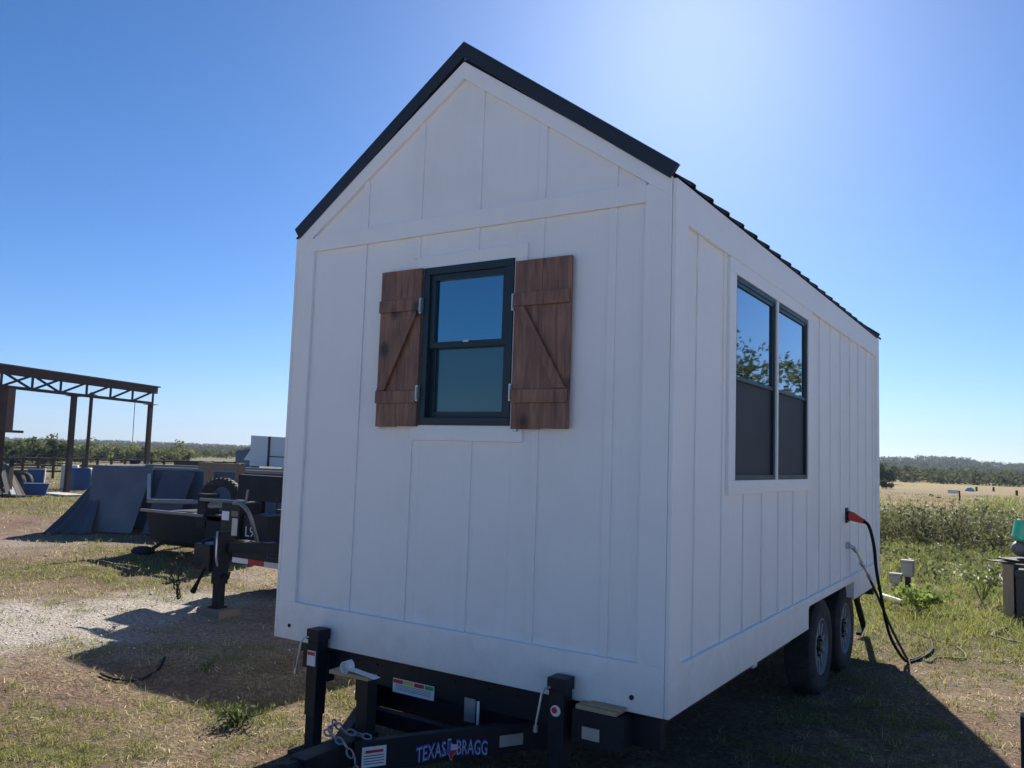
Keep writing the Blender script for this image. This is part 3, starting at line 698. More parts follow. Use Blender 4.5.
def window(name, axis_, a0, a1, z0, z1, label=None, screen=True, low='glass'):
    """double-hung window in the front (axis x, facing -y) or side wall (axis y, facing +x)"""
    def bx(m, p0, p1, d0, d1, q0, q1):   # p along wall, d outward distance, q up
        if axis_ == 'x': m.box(p0, p1, -d1, -d0, q0, q1)
        else: m.box(d0, d1, p0, p1, q0, q1)
    deep = axis_ == 'x'; fr = .042 if deep else .030; lip = .028 if deep else .010; mid = (z0+z1)/2 + .005
    m = MB()
    bx(m, a0, a1, -.05, lip, z0, z0+fr); bx(m, a0, a1, -.05, lip, z1-fr, z1)
    bx(m, a0, a0+fr, -.05, lip, z0+fr, z1-fr); bx(m, a1-fr, a1, -.05, lip, z0+fr, z1-fr)
    f = m.build('window', M_['frame'], house, bevel=.002)
    if label: f['label'] = label
    m = MB(); s = .034 if deep else .022
    def sash(q0, q1, d):
        bx(m, a0+fr, a1-fr, d-.02, d, q0, q0+s); bx(m, a0+fr, a1-fr, d-.02, d, q1-s, q1)
        bx(m, a0+fr, a0+fr+s, d-.02, d, q0+s, q1-s); bx(m, a1-fr-s, a1-fr, d-.02, d, q0+s, q1-s)
    sash(mid-.02, z1-fr, .012 if deep else .004)
    m.build('sash', M_['frame'], f, bevel=.0015)
    m = MB(); sash(z0+fr, mid+.02, -.014 if deep else -.018); m.build('sash', M_['frame'], f, bevel=.0015)
    m = MB(); bx(m, a0+fr+s, a1-fr-s, -.012, -.007, mid-.02+s, z1-fr-s); m.build('pane', M_['glass' if screen else 'glass_tint'], f)
    m = MB(); bx(m, a0+fr+s, a1-fr-s, -.034, -.030, z0+fr+s, mid+.02-s); m.build('pane', M_[low], f)
    if screen:
        m = MB(); bx(m, a0+fr-.002, a1-fr+.002, -.012, -.010, z0+fr-.002, mid+.012); m.build('insect_screen', M_['screen'], f)
    else:
        m = MB(); bx(m, (a0+a1)/2-.02, (a0+a1)/2+.02, .012, .022, mid+.006, mid+.016); m.build('latch', M_['galv'], f)
    return f
window('window', 'x', wx0, wx1, wz0, wz1, 'dark framed sash window between the wooden shutters', screen=False, low='glass_low')

def shutter(x0, x1, z0, z1, d, hinge_side, label):
    n = 2; m = MB(); bw = (x1-x0)/n; y0 = -.022
    for i in range(n): m.box(x0+i*bw+.0004, x0+(i+1)*bw-.0004, y0-.02, y0, z0 + (.004 if i else 0), z1)
    o = m.build('shutter', M_['stain'], house, bevel=.002); o['label'] = label
    m = MB(); yb = y0-.0215
    h1, h2 = z0+.17, z1-.21
    for z in (h1, h2): m.box(x0+.002, x1-.004, yb-.014, yb, z-.035, z+.035)
    xa, xb = (x0+.02, x1-.02) if d > 0 else (x1-.02, x0+.02)
    # diagonal brace with mitred ends between the cleats
    a = Vector((xa, yb-.009, h1+.037)); b = Vector((xb, yb-.009, h2-.037))
    ww = .055
    m.prism([(a.x-ww*.2*d, a.z), (a.x+ww*.9*d, a.z), (b.x+ww*.2*d, b.z), (b.x-ww*.9*d, b.z)], (0, yb, 0), (1, 0, 0), (0, 0, 1), (0, -.018, 0))
    m.build('brace', M_['stain'], o, bevel=.002)
    hx = x1+.004 if hinge_side > 0 else x0-.004
    for z in (h1+.02, h2-.01):
        m = MB(); m.box(hx-.008, hx+.008, yb-.010, yb+.012, z-.045, z+.045)
        m.tube([(hx, yb-.014, z-.035), (hx, yb-.014, z+.035)], .005, 8)
        m.build('hinge', M_['galv'], o)
    m = MB(); 
    for x in (x0+.012,): m.box(x, x+.02, y0-.015, y0-.005, z0-.014, z0+.002)
    m.build('catch', M_['galv'], o)
shutter(-1.803, -1.500, 1.892, 2.80, 1, 1, 'left stained wooden shutter, brace rising to the right')
shutter(-.866, -.528, 1.888, 2.775, -1, -1, 'right stained wooden shutter, brace rising to the left')

# side walls: one outline each, cut out over the wheels
sy0, sy1, syz0, syz1 = .905, 2.595, 1.655, 2.82
WC0, WC1, WCZ = 2.60, 4.28, F+.145
def side_wall(x, s, with_win):
    m = MB()
    def P(pts): m.prism(pts, (x, 0, 0), (0, 1, 0), (0, 0, 1), (-s*T, 0, 0))
    y0, y1 = T+.001, LEN-T-.001
    if with_win:
        P([(y0, ZB), (sy0, ZB), (sy0, EAVE), (y0, EAVE)])
        P([(sy0, ZB), (sy1, ZB), (sy1, syz0), (sy0, syz0)]); P([(sy0, syz1), (sy1, syz1), (sy1, EAVE), (sy0, EAVE)])
        P([(sy1, ZB), (WC0, ZB), (WC0, EAVE), (sy1, EAVE)])
    else: P([(y0, ZB), (WC0, ZB), (WC0, EAVE), (y0, EAVE)])
    P([(WC0, WCZ-.02), (WC0+.03, WCZ), (WC1, WCZ), (WC1, EAVE), (WC0, EAVE)])
    P([(WC1, ZB), (y1, ZB), (y1, EAVE), (WC1, EAVE)])
    bt = .010*s; bw = .02
    ys = [.33, .74, 1.12, 1.49, 1.86, 2.24, 2.64, 3.02, 3.41, 3.80, 4.20, 4.60, 5.0, 5.36]
    for y in ys:
        if with_win and .76-.03 < y < 2.60:
            segs = [(F+.205, 1.575)]
            if y < .77: segs = [(F+.205, F+2.30)]
        else: segs = [(F+.205, F+2.30)]
        for a, b in segs:
            xs = sorted((x, x+bt)); m.box(xs[0], xs[1], y-bw, y+bw, a, b)
    o = m.build('wall', M_['white'], house, bevel=.0018)
    m = MB(); tt = .022*s; X = sorted((x, x+tt))
    m.box(X[0], X[1], -.022 if True else 0, .13, F+.205, EAVE-.01)
    m.box(X[0], X[1], LEN-.12, LEN, F+.205, EAVE-.01)
    m.box(X[0], X[1], .13, LEN-.12, F+2.30, EAVE-.01)
    m.prism([(-.022, ZB-.012), (WC0, ZB-.012), (WC0, WCZ-.02), (WC0+.03, WCZ), (WC1, WCZ), (WC1, ZB-.012), (LEN, ZB-.012), (LEN, F+.205), (-.022, F+.205)], (x, 0, 0), (0, 1, 0), (0, 0, 1), (tt, 0, 0))
    m.build('trim_board', M_['white_trim'], o, bevel=.0025)
    if with_win:
        m = MB(); X = sorted((x, x+.019*s))
        m.box(X[0], X[1], .79, 2.705, 1.575, syz0); m.box(X[0], X[1], .79, 2.705, syz1, F+2.30)
        m.box(X[0], X[1], .79, sy0, syz0, syz1); m.box(X[0], X[1], sy1, 2.705, syz0, syz1)
        m.build('trim_board', M_['white_trim'], o, bevel=.0025)
    return o
rw = side_wall(0, 1, True); side_wall(-W, -1, False)
window('window', 'y', sy0, 1.742, syz0, syz1, 'nearer of the two tall dark side windows')
window('window', 'y', 1.775, sy1, syz0, syz1, 'farther of the two tall dark side windows')
m = MB(); m.box(-.03, .021, 1.742, 1.775, syz0, syz1); m.build('mullion', M_['white_trim'], house)
# rear wall, floor
m = MB(); m.prism([(-W+.005, ZB), (-.005, ZB), (-.005, EAVE), (-W/2, PEAK-.004), (-W+.005, EAVE)], (0, LEN-T, 0), (1, 0, 0), (0, 0, 1), (0, T, 0))
m.box(-W+.143, -.143, LEN, LEN+.02, ZB, F+.212)
m.build('wall', M_['white'], house)
m = MB(); m.box(-W+.36, -.36, .07, LEN-.07, F+.004, F+.05); m.build('floor_deck', M_['ply'], house)
# wheel-well liners
m = MB()
for X0, X1, Xa, Xb in ((-.34, -.052, -.34, -.325), (-W+.052, -W+.34, -W+.325, -W+.34)):
    m = MB(); m.box(Xa, Xb, 2.5, 4.95, F-.1, F+.2); m.box(X0, X1, 2.5, 4.95, F+.2, F+.215); m.box(X0, X1, 2.49, 2.5, F+.004, F+.2); m.box(X0, X1, 4.95, 4.96, F+.004, F+.2)
    m.build('wheel_well', M_['dull_black'], house)

# roof: ribbed metal with trim
sl = (PEAK-EAVE)/(W/2); ang = math.atan(sl)
def roof():
    m = MB()
    for s in (-1, 1):
        # profile along y: flat with trapezoid ribs
        prof = []
        y = -.02
        while y < LEN+.02:
            prof += [(y, 0), (y+.155, 0), (y+.17, .014), (y+.20, .014), (y+.215, 0)]; y += .262
        prof.append((LEN+.03, 0))
        ov = .022
        ex = 0 if s > 0 else -W
        e = Vector((ex + s*ov, 0, EAVE - ov*sl)); r = Vector((-W/2, 0, PEAK)); nrm = Vector((s*math.sin(ang), 0, math.cos(ang)))
        vs = []; 
        for (yy, hh) in prof:
            for base in (e, r):
                q = base + nrm*(.018+hh); vs.append((q.x, yy, q.z))
        n = len(prof)
        for (yy, hh) in prof:
            for base in (e, r):
                q = base + nrm*(.013+hh); vs.append((q.x, yy, q.z))
        fs = []
        for i in range(n-1):
            fs.append((2*i, 2*i+1, 2*i+3, 2*i+2)); o = 2*n; fs.append((o+2*i, o+2*i+2, o+2*i+3, o+2*i+1)); fs.append((2*i, 2*i+2, o+2*i+2, o+2*i))
        m.add(vs, fs)
    o = m.build('roof', M_['roof'], house, fix=False)
    # decking under the sheet
    m = MB()
    for s in (-1, 1):
        ex = 0 if s > 0 else -W
        a = (ex - s*.03, EAVE + .02*sl); b = (-W/2, PEAK-.006)
        m.prism([a, b, (b[0], b[1]+.018), (a[0], a[1]+.018)], (0, -.012, 0), (1, 0, 0), (0, 0, 1), (0, LEN+.02, 0))
    m.build('roof_deck', M_['dull_black'], o)
    # rake trim on both gables
    for yy, lab in ((-.036, 1), (LEN+.012, 0)):
        m = MB()
        for s in (-1, 1):
            ex = 0 if s > 0 else -W
            th_ = .075; oh = -.012                # strip .085 deep, its lower edge on the wall top, ends cut square to the slope
            up_ = th_*math.hypot(1, sl); lo = -.018; lp = .016
            ax = ex + s*oh; az = EAVE - oh*sl + lo
            bx_ = ax + s*th_*math.sin(ang)*1.0; bz_ = az + th_*math.cos(ang)
            m.prism([(ax, az), (-W/2, PEAK+lp), (-W/2, PEAK+lp+up_), (bx_, bz_)], (0, yy, 0), (1, 0, 0), (0, 0, 1), (0, .024, 0))
            m.prism([(bx_, bz_), (-W/2, PEAK+lp+up_), (-W/2, PEAK+lp+up_+.003), (bx_, bz_+.003)], (0, yy, 0), (1, 0, 0), (0, 0, 1), (0, .03 if lab else -.02, 0))
        m.build('rake_trim', M_['roof'], o, bevel=.002)
    m = MB()
    for s in (-1, 1):
        m.prism([(-W/2, PEAK+.062), (-W/2+s*.14, PEAK+.062-.14*sl), (-W/2+s*.14, PEAK+.058-.14*sl), (-W/2, PEAK+.058)], (0, .03, 0), (1, 0, 0), (0, 0, 1), (0, LEN-.04, 0))
    m.build('ridge_cap', M_['roof'], o)
roof()

# inlet, plug box on the right wall
m = MB(); m.box(.0, .012, 4.0, 4.09, 1.27, 1.40); m.build('power_inlet', M_['black'], house, bevel=.003)
m = MB(); m.tube([(0, 4.04, 1.08), (.03, 4.04, 1.075)], .03, 12); m.tube([(.03, 4.04, 1.075), (.055, 4.05, 1.06)], .016, 10); m.build('water_inlet', M_['galv'], house)

# trailer
def trailer():
    fr = MB()
    for x in (-.42, -W+.42): fr.bar((x, .02, F-.085), (x, LEN-.25, F-.085), .06, .13)
    for x in (-.10, -W+.10): fr.bar((x, .10, F-.06), (x, 2.5, F-.06), .04, .09); fr.bar((x, 4.97, F-.06), (x, LEN-.05, F-.06), .04, .09)
    fr.box(-W+.2, -.03, .015, .07, F-.17, F-.015)
    fr.box(-W+.03, -.03, LEN-.10, LEN-.03, F-.13, F-.015)
    for i in range(13): fr.box(-W+.12, -.12, .35+i*.405, .39+i*.405, F-.10, F-.015)
    # axles
    for y in (3.37, 4.30):
        fr.tube([(-.3, y, .325), (-W+.3, y, .325)], .04, 12)
        for x in (-.42, -W+.42): fr.box(x-.03, x+.03, y-.38, y+.38, .40, .44)
    for x in (-.42, -W+.42): fr.box(x-.02, x+.02, 3.0, 3.1, .38, F-.12); fr.box(x-.02, x+.02, 4.66, 4.76, .38, F-.12); fr.box(x-.02, x+.02, 3.82, 3.92, .36, F-.12)
    f = fr.build('trailer_frame', M_['black'], house, bevel=.004)
    m = MB(); m.box(-.078, -.062, 1.55, 1.63, F-.10, F-.05); m.build('side_marker', M_['sticker'], f)
    # header label, plates (front face of the header at y=.015)
    for bx3 in (-2.2, -1.9, -1.75, -1.2, -.98, -.8): MB().tube([(bx3, .015, .54), (bx3, .006, .54)], .007, 6).build('bolt', M_['dull_black'], f)
    y = .010
    m = MB(); m.box(-1.62, -1.33, y-.004, y, .492-.075, .492); m.build('warning_label', M_['sticker'], f)
    for a, b, mm in ((-1.62, -1.545, 'red'), (-1.545, -1.47, 'yellow'), (-1.47, -1.395, 'red'), (-1.395, -1.33, 'green')):
        q = MB(); q.box(a+.004, b-.004, y-.007, y-.0045, .492-.024, .492-.004); q.build('label_band', M_[mm], f)
    m = MB()
    for r in range(4): m.box(-1.60, -1.35, y-.0065, y-.0045, .435+r*.008, .4365+r*.008)
    m.build('label_text', M_['dull_black'], f)
    m = MB(); m.box(-1.125, -1.055, y-.005, y, .355, .475); m.build('data_plate', M_['galv'], f)
    m = MB(); m.box(-1.045, -1.03, y-.005, y, .35, .47); m.build('data_plate', M_['sticker'], f)
    # tongue: two A members under the header meeting at the coupler
    tg = MB()
    ax = -W/2 + .005
    for s in (-1, 1):
        tg.bar((ax + s*.045, -.72, .35), (ax + s*.62, .22, .35), .05, .14)
    tg.box(ax-.05, ax+.05, -1.02, -.62, .31, .42)
    tg.box(ax-.32, ax+.32, -.22, -.17, .31, .39)
    tg.box(ax-.7, ax+.7, .08, .14, .29, .44)
    tg.tube([(ax, -1.0, .36), (ax, -1.10, .36)], [.05, .06], 14); tg.sphere((ax, -1.10, .345), .06, 14, 8)
    t = tg.build('tongue', M_['black'], house, bevel=.004)
    # right member outer face: direction and normal
    a = Vector((ax+.045, -.72, .35)); b = Vector((ax+.62, .22, .35)); d = (b-a).normalized(); nrm = Vector((d.y, -d.x, 0))
    o0 = a + nrm*.0255
    def face(u, v, k=.001): return o0 + d*u + Vector((0, 0, v)) + nrm*k
    def plate(name, u0, u1, v0, v1, mm, k=.0, th=.002):
        q = MB(); q.prism([(u0, v0), (u1, v0), (u1, v1), (u0, v1)], o0 + nrm*(k+.0005), d, (0, 0, 1), nrm*th); return q.build(name, mm, t)
    plate('warning_label', .035, .15, -.045, .045, M_['sticker'])
    plate('label_band', .05, .135, .018, .03, M_['red'], .0035)
    q = MB()
    for r in range(4): q.prism([(.045, -.032+r*.012), (.14, -.032+r*.012), (.14, -.029+r*.012), (.045, -.029+r*.012)], o0 + nrm*.004, d, (0, 0, 1), nrm*.001)
    q.build('label_text', M_['dull_black'], t)
    plate('data_plate', .73, .86, -.035, .02, M_['galv'])
    # painted lettering on an arch, white with a blue edge
    def word(txt, u0, size, mm, k, th, off, arch):
        pts = []
        cu = bpy.data.curves.new('lettering', 'FONT'); cu.body = txt; cu.size = size; cu.extrude = th; cu.offset = off; cu.resolution_u = 3; cu.space_character = 1.02
        tmp = bpy.data.objects.new('lettering_tmp', cu); COL.objects.link(tmp); bpy.context.view_layer.update()
        me = bpy.data.meshes.new_from_object(tmp.evaluated_get(bpy.context.evaluated_depsgraph_get())); bpy.data.objects.remove(tmp)
        for v in me.vertices:
            u = v.co.x*.76 + u0; q = (u-.46)/.17
            vv = v.co.y*(1.45 + .0*q) + arch*(1-q*q)
            P = o0 + d*u + Vector((0, 0, -.055 + vv)) + nrm*(k + v.co.z); v.co = P
        me.materials.clear(); me.materials.append(mm)
        o = bpy.data.objects.new('lettering', me); COL.objects.link(o); o.parent = t
        return o
    for txt, u0 in (('TEXAS', .297), ('BRAGG', .498)):
        word(txt, u0, .066, M_['blueink'], .003, .001, .0035, .016); word(txt, u0, .066, M_['whiteink'], .006, .001, -.0012, .016)
    # state outline emblem: blue left, white above red
    def emb(poly, mm, k):
        q = MB(); q.prism([(.468+(a_-.5)*.062*1.1, -.052+b_*.062*1.35) for a_, b_ in poly], o0 + nrm*k, d, (0, 0, 1), nrm*.002); q.build('emblem', mm, t)
    tex = [(.30,1.02),(.52,1.02),(.52,.80),(.72,.72),(.96,.70),(1.0,.42),(.82,.26),(.66,.12),(.64,-.08),(.50,-.02),(.40,.18),(.28,.30),(.18,.24),(.0,.50),(.30,.52)]
    emb([((a_-.5)*1.12+.5, (b_-.5)*1.12+.5) for a_, b_ in tex], M_['whiteink'], .008)
    emb([(.30,1.02),(.50,1.02),(.50,.40),(.40,.18),(.28,.30),(.18,.24),(.0,.50),(.30,.52)], M_['blueink'], .0105)
    emb([(.50,.44),(.99,.44),(.82,.26),(.66,.12),(.64,-.08),(.50,-.02),(.40,.18)], M_['red'], .0105)
    # tongue jack with a sawn board and folded white strap on top
    j = MB(); j.box(ax-.035, ax+.035, -.63, -.56, .02, .67); j.box(ax-.09, ax+.09, -.69, -.50, .004, .02)
    j.box(ax-.045, ax+.045, -.64, -.55, .28, .42)
    tj = j.build('tongue_jack', M_['black'], house, bevel=.003)
    # two drop-leg jacks at the front corners
    for (jx, lab) in ((-2.125, 'black drop-leg jack at the left front corner'), (-.50, 'black drop-leg jack at the right front corner')):
        jy = -.085
        j = MB(); j.box(jx-.042, jx+.042, jy-.042, jy+.042, .22, .70); j.box(jx-.049, jx+.049, jy-.049, jy+.049, .645, .705)
        j.box(jx-.05, jx+.05, jy+.042, .014, .40, .56)
        jo = j.build('drop_leg_jack', M_['black'], house, bevel=.004); jo['label'] = lab
        j = MB(); j.box(jx-.035, jx+.035, jy-.035, jy+.035, .02, .22); j.box(jx-.10, jx+.10, jy-.10, jy+.10, .0, .022); j.build('inner_leg', M_['black'] if jx > -1 else M_['dull_black'], jo, bevel=.003)
        j = MB(); j.tube([(jx-.03, jy-.045, .66), (jx-.05, jy-.065, .655), (jx-.06, jy-.075, .63), (jx-.085, jy-.08, .48)], 0.006, 8); j.tube([(jx-.085, jy-.08, .48), (jx-.087, jy-.08, .45)], .012, 8); j.build('crank_handle', M_['galv'], jo, smooth=True)
        j = MB()
        if jx < -1: j.box(jx-.035, jx+.03, jy-.047, jy-.0425, .50, .585); j.build('warning_label', M_['sticker'], jo); j = MB(); j.box(jx-.03, jx+.025, jy-.0505, jy-.048, .56, .578); j.build('label_band', M_['red'], jo)
        else: j.tube([(jx, jy-.0425, .555), (jx, jy-.047, .555)], .026, 16); j.build('warning_label', M_['sticker'], jo); j = MB(); j.tube([(jx-.004, jy-.048, .558), (jx-.004, jy-.0505, .558)], .015, 14); j.build('label_band', M_['red'], jo)
    # safety chains looped on the tongue
    ch = MB()
    def link(c, dirv, k):
        dirv = Vector(dirv).normalized(); a_ = dirv.orthogonal().normalized(); 
        if k % 2: a_ = dirv.cross(a_)
        pts = []
        for i in range(11):
            q = 2*PI*i/10; pts.append(Vector(c) + dirv*math.cos(q)*.023 + a_*math.sin(q)*.013)
        ch.tube(pts, .0045, 6, cap=False)
    path = [Vector(p) for p in ((ax+.07, -.66, .43), (ax-.02, -.72, .455), (ax-.10, -.70, .47), (ax-.04, -.80, .46), (ax+.07, -.80, .43), (ax+.115, -.78, .36), (ax+.12, -.77, .28), (ax+.10, -.76, .20), (ax+.05, -.78, .14))]
    k = 0
    for i in range(len(path)-1):
        a_, b_ = path[i], path[i+1]; L_ = (b_-a_).length; nn = max(1, int(L_/.034))
        for q in range(nn): link(a_ + (b_-a_)*(q/nn), b_-a_, k); k += 1
    ch.build('safety_chain', M_['chain'], house, smooth=True, fix=False)
    # right box at the end of the header with blocks
    m = MB(); m.box(-.43, -.16, -.10, .012, .42, .575); e = m.build('end_bracket', M_['black'], house, bevel=.004)
    m = MB(); m.box(-.37, -.28, -.106, -.1005, .45, .505); m.build('data_plate', M_['galv'], e)
    # rear stabiliser strut with foot
    m = MB(); m.bar((-.17, 5.35, .50), (-.2, 5.98, .09), .05, .05); m.bar((-.2, 5.98, .09), (-.2, 5.72, .03), .05, .03); m.box(-.24, -.12, 5.27, 5.42, .46, .59)
    m.build('stabilizer_strut', M_['matte'], house, bevel=.003)
    # wheels
    def wheel(x, y, s):
        M = Matrix.Translation((x, y, .325)) @ Matrix.Rotation(PI/2*s, 4, 'Y') @ Matrix.Diagonal((1.07, 1.07, 1, 1))
        m = MB()
        m.lathe([(.205, .00), (.225, .005), (.28, .012), (.315, .008), (.335, -.008), (.343, -.025), (.345, -.10), (.343, -.175), (.335, -.192), (.315, -.208), (.205, -.20)], M, 56)
        # tread grooves as raised blocks
        for i in range(56):
            q = 2*PI*i/56
            Mr = M @ Matrix.Rotation(q, 4, 'Z')
            for (h0, h1) in ((-.046, -.014), (-.092, -.054), (-.142, -.1), (-.186, -.15)): m.box(.341, .350, -.0135, .0135, h0, h1, Mr)
        ty = m.build('wheel', M_['rubber'], house, smooth=True); 
        m = MB()
        m.lathe([(.207, -.004), (.198, .004), (.19, -.01), (.185, -.045), (.16, -.055), (.10, -.035), (.075, -.03), (.075, -.05), (.13, -.075), (.195, -.065), (.207, -.03)], M, 40)
        for i in range(10):
            Mr = M @ Matrix.Rotation(2*PI*i/10, 4, 'Z'); m.box(.09, .182, -.017, .017, -.05, -.018, Mr)
        m.build('rim', M_['rim'], ty, smooth=True)
        m = MB(); m.lathe([(.0, -.006), (.03, -.006), (.04, -.02), (.045, -.05), (.0, -.05)], M, 20)
        for i in range(6):
            Mr = M @ Matrix.Rotation(2*PI*i/6, 4, 'Z') @ Matrix.Translation((.066, 0, 0)); m.tube([Mr @ Vector((0, 0, -.035)), Mr @ Vector((0, 0, -.008))], .009, 6)
        m.build('hub', M_['black'], ty)
    for y in (3.37, 4.30): wheel(-.055, y, 1); wheel(-W+.055, y, -1)
trailer()

# loose things lying on the tongue
t = tag(MB().prism([(0, 0), (.24, 0), (.24, .07), (0, .07)], (-1.46, -.66, .672), (1, .05, 0), (-.05, 1, 0), (0, 0, .018)).build('wood_offcut', M_['ply'], bevel=.002), 'pale sawn wood offcut lying on the tongue jack head', 'wood scrap')
m = MB()
pts = []
for i in range(26):
    q = i/25*2.2*2*PI; r_ = .014 + .0013*i*.6; pts.append((-1.36 + math.cos(q)*r_, 0, .70 + math.sin(q)*r_))
# webbing: rolled end and a flat tail
vs = []; fs = []
tail = [(-1.345 + .03*i, 0, .694-.003*i) for i in range(7)]
allp = pts + tail
for p in allp: vs += [(p[0], -.665, p[2]+.018), (p[0], -.625, p[2]+.018)]
for i in range(len(allp)-1): fs.append((2*i, 2*i+1, 2*i+3, 2*i+2))
m.add(vs, fs); o = m.build('strap', M_['sticker'], fix=False); sd = o.modifiers.new('s', 'SOLIDIFY'); sd.thickness = .003
tag(o, 'rolled white webbing strap resting on the tongue jack head', 'strap')
m = MB(); m.box(-.41, -.20, -.10, .008, .5765, .597); m.box(-.36, -.18, -.085, .004, .598, .606)
tag(m.build('wood_shim', M_['ply'], bevel=.002), 'thin plywood shims wedged under the right front corner of the white house', 'wood shim')

# cable and hoses at the inlet
def smooth_path(P, n=8):
    P = [Vector(p) for p in P]; out = []
    for i in range(len(P)-1):
        p0 = P[max(i-1, 0)]; p1 = P[i]; p2 = P[i+1]; p3 = P[min(i+2, len(P)-1)]
        for k in range(n):
            t_ = k/n; out.append(.5*((2*p1) + (-p0+p2)*t_ + (2*p0-5*p1+4*p2-p3)*t_*t_ + (-p0+3*p1-3*p2+p3)*t_**3))
    out.append(P[-1]); return out
def gz(x, y): return float(height(np.array([x]), np.array([y]))[0])
pc = thing('power_cable', 'thick black power cable with orange-red plug drooping from the side wall', 'cable', (.3, 4.6, 0))
m = MB(); m.tube([(.012, 4.04, 1.33), (.05, 4.03, 1.33), (.12, 3.99, 1.305), (.16, 3.97, 1.295)], [.042, .040, .026, .020], 14); m.build('plug', M_['orange'], pc, smooth=True)
m = MB(); m.tube([(.012, 4.04, 1.33), (.034, 4.037, 1.33)], .0445, 14); m.build('collar', M_['black'], pc)
m = MB(); m.tube(smooth_path([(.15, 3.975, 1.297), (.20, 3.95, 1.26), (.23, 4.0, 1.10), (.225, 4.15, .88), (.23, 4.32, .67), (.25, 4.6, .30), (.31, 4.80, .08), (.37, 4.95, gz(.37, 4.95)+.014), (.46, 5.2, gz(.46, 5.2)+.014), (.50, 5.6, gz(.5, 5.6)+.01), (.42, 6.2, gz(.42, 6.2)+.008)]), .0135, 10); m.build('cord', M_['cablek'], pc, smooth=True)
hs = thing('water_hose', 'thin dark hose with metal fittings hanging from the lower wall inlet', 'hose', (.3, 4.7, 0))
m = MB(); m.tube([(.055, 4.05, 1.06), (.075, 4.08, 1.03)], .02, 10); m.tube([(.10, 4.15, .93), (.115, 4.18, .90)], .019, 10); m.tube([(.075, 4.08, 1.03), (.14, 4.25, .82)], .010, 8); m.tube([(.14, 4.25, .82), (.155, 4.29, .775)], .017, 10); m.build('fitting', M_['galv'], hs, smooth=True)
m = MB(); m.tube(smooth_path([(.15, 4.28, .78), (.20, 4.42, .60), (.26, 4.60, .36), (.32, 4.85, .12), (.36, 5.05, gz(.36, 5.05)+.012), (.44, 5.25, gz(.44, 5.25)+.012)]), .011, 10); m.build('tubing', M_['darkhose'], hs, smooth=True)
hp = [(.44, 5.22), (.53, 5.06), (.58, 5.3), (.80, 5.40), (.70, 5.85), (.50, 6.07), (.25, 6.4), (.05, 7.05)]
tag(MB().tube([(p.x, p.y, gz(p.x, p.y)+.010) for p in smooth_path([(a, b, 0) for a, b in hp])], .0065, 8).build('garden_hose', M_['hose'], smooth=True), 'pale garden hose lying in the grass behind the rear wheels', 'hose')
hp = [(1.10, 7.4), (.99, 7.03), (.95, 6.72), (1.05, 6.60), (1.20, 6.44), (1.5, 6.3), (1.9, 6.6)]
tag(MB().tube([(p.x, p.y, gz(p.x, p.y)+.022) for p in smooth_path([(a, b, 0) for a, b in hp])], .011, 8).build('garden_hose', M_['hose'], smooth=True), 'cream hose end curling out below the wooden crate at the right edge', 'hose')
sp = [(-4.50, .05), (-4.36, .02), (-4.23, .08), (-4.20, .22), (-4.36, .45), (-4.6, .66)]
tag(MB().tube([(p.x, p.y, gz(p.x, p.y)+.012) for p in smooth_path([(a, b, 0) for a, b in sp])], .009, 8).build('cable_offcut', M_['matte'], smooth=True), 'short curved black cable lying in the shaded dirt on the left', 'cable')

# utility pedestals
def pedestal(x, y, h, bw, bh, post_w, label, post_m):
    t = thing('utility_pedestal', label, 'utility box', (x, y, 0), 'utility boxes in the grass behind the white house')
    m = MB(); m.box(x-post_w/2, x+post_w/2, y-.03, y+.03, -.05, h-bh+.01); m.build('post', post_m, t, bevel=.003)
    m = MB(); m.box(x-bw/2, x+bw/2, y-.08, y+.05, h-bh, h); m.box(x-bw/2-.008, x+bw/2+.008, y-.092, y+.055, h-.02, h+.006); e = m.build('box', M_['greymetal'], t, bevel=.005)
    m = MB(); m.box(x-bw/2+.012, x+bw/2-.012, y-.088, y-.081, h-bh+.015, h-.03); m.build('cover', M_['greymetal'], e, bevel=.002)
pedestal(-.165, 9.12, .50, .155, .22, .07, 'taller grey utility box on a dark post behind the white house', M_['dull_black'])
pedestal(-.285, 8.90, .33, .15, .13, .045, 'shorter grey utility box on a pipe left of the taller one', M_['greymetal'])
m = MB(); m.tube([(-.42, 8.5, .05), (-.12, 8.25, .045)], [.05, .03], 10); m.box(-.46, -.38, 8.44, 8.56, .0, .06)
tag(m.build('plastic_jug', M_['whiteplastic'], smooth=True), 'small white plastic jug lying in the grass by the utility boxes', 'jug')

# work bench at right edge
t = thing('wooden_crate', 'open weathered wooden crate holding black tubs at the right edge', 'crate', (1.3, 8.3, 0))
m = MB(); m.box(1.005, 1.12, 8.10, 8.65, .0, .66); m.build('side_board', M_['lumber'], t, bevel=.006)
m = MB(); m.box(1.75, 1.87, 8.10, 8.65, .0, .66); m.build('side_board', M_['lumber'], t, bevel=.006)
m = MB(); m.box(1.12, 1.75, 8.6, 8.64, .03, .62); m.build('back_board', M_['lumber'], t, bevel=.004)
m = MB(); m.box(1.14, 1.73, 8.12, 8.58, .04, .58); m.box(1.13, 1.74, 8.105, 8.135, .50, .60); tag(m.build('storage_tub', M_['darkhose'], bevel=.02), 'black plastic tub standing inside the wooden crate', 'tub')
m = MB()
m.prism([(-.19, 0), (0, -.10), (.7, -.04), (.72, .34), (.3, .42)], (1.03, 8.15, .675), (1, 0, .03), (0, 1, .02), (0, 0, .014))
m.prism([(-.1, .02), (.1, -.12), (.62, -.1), (.6, .3), (.2, .36)], (1.06, 8.15, .70), (1, 0, -.0), (0, 1, .03), (0, 0, .02))
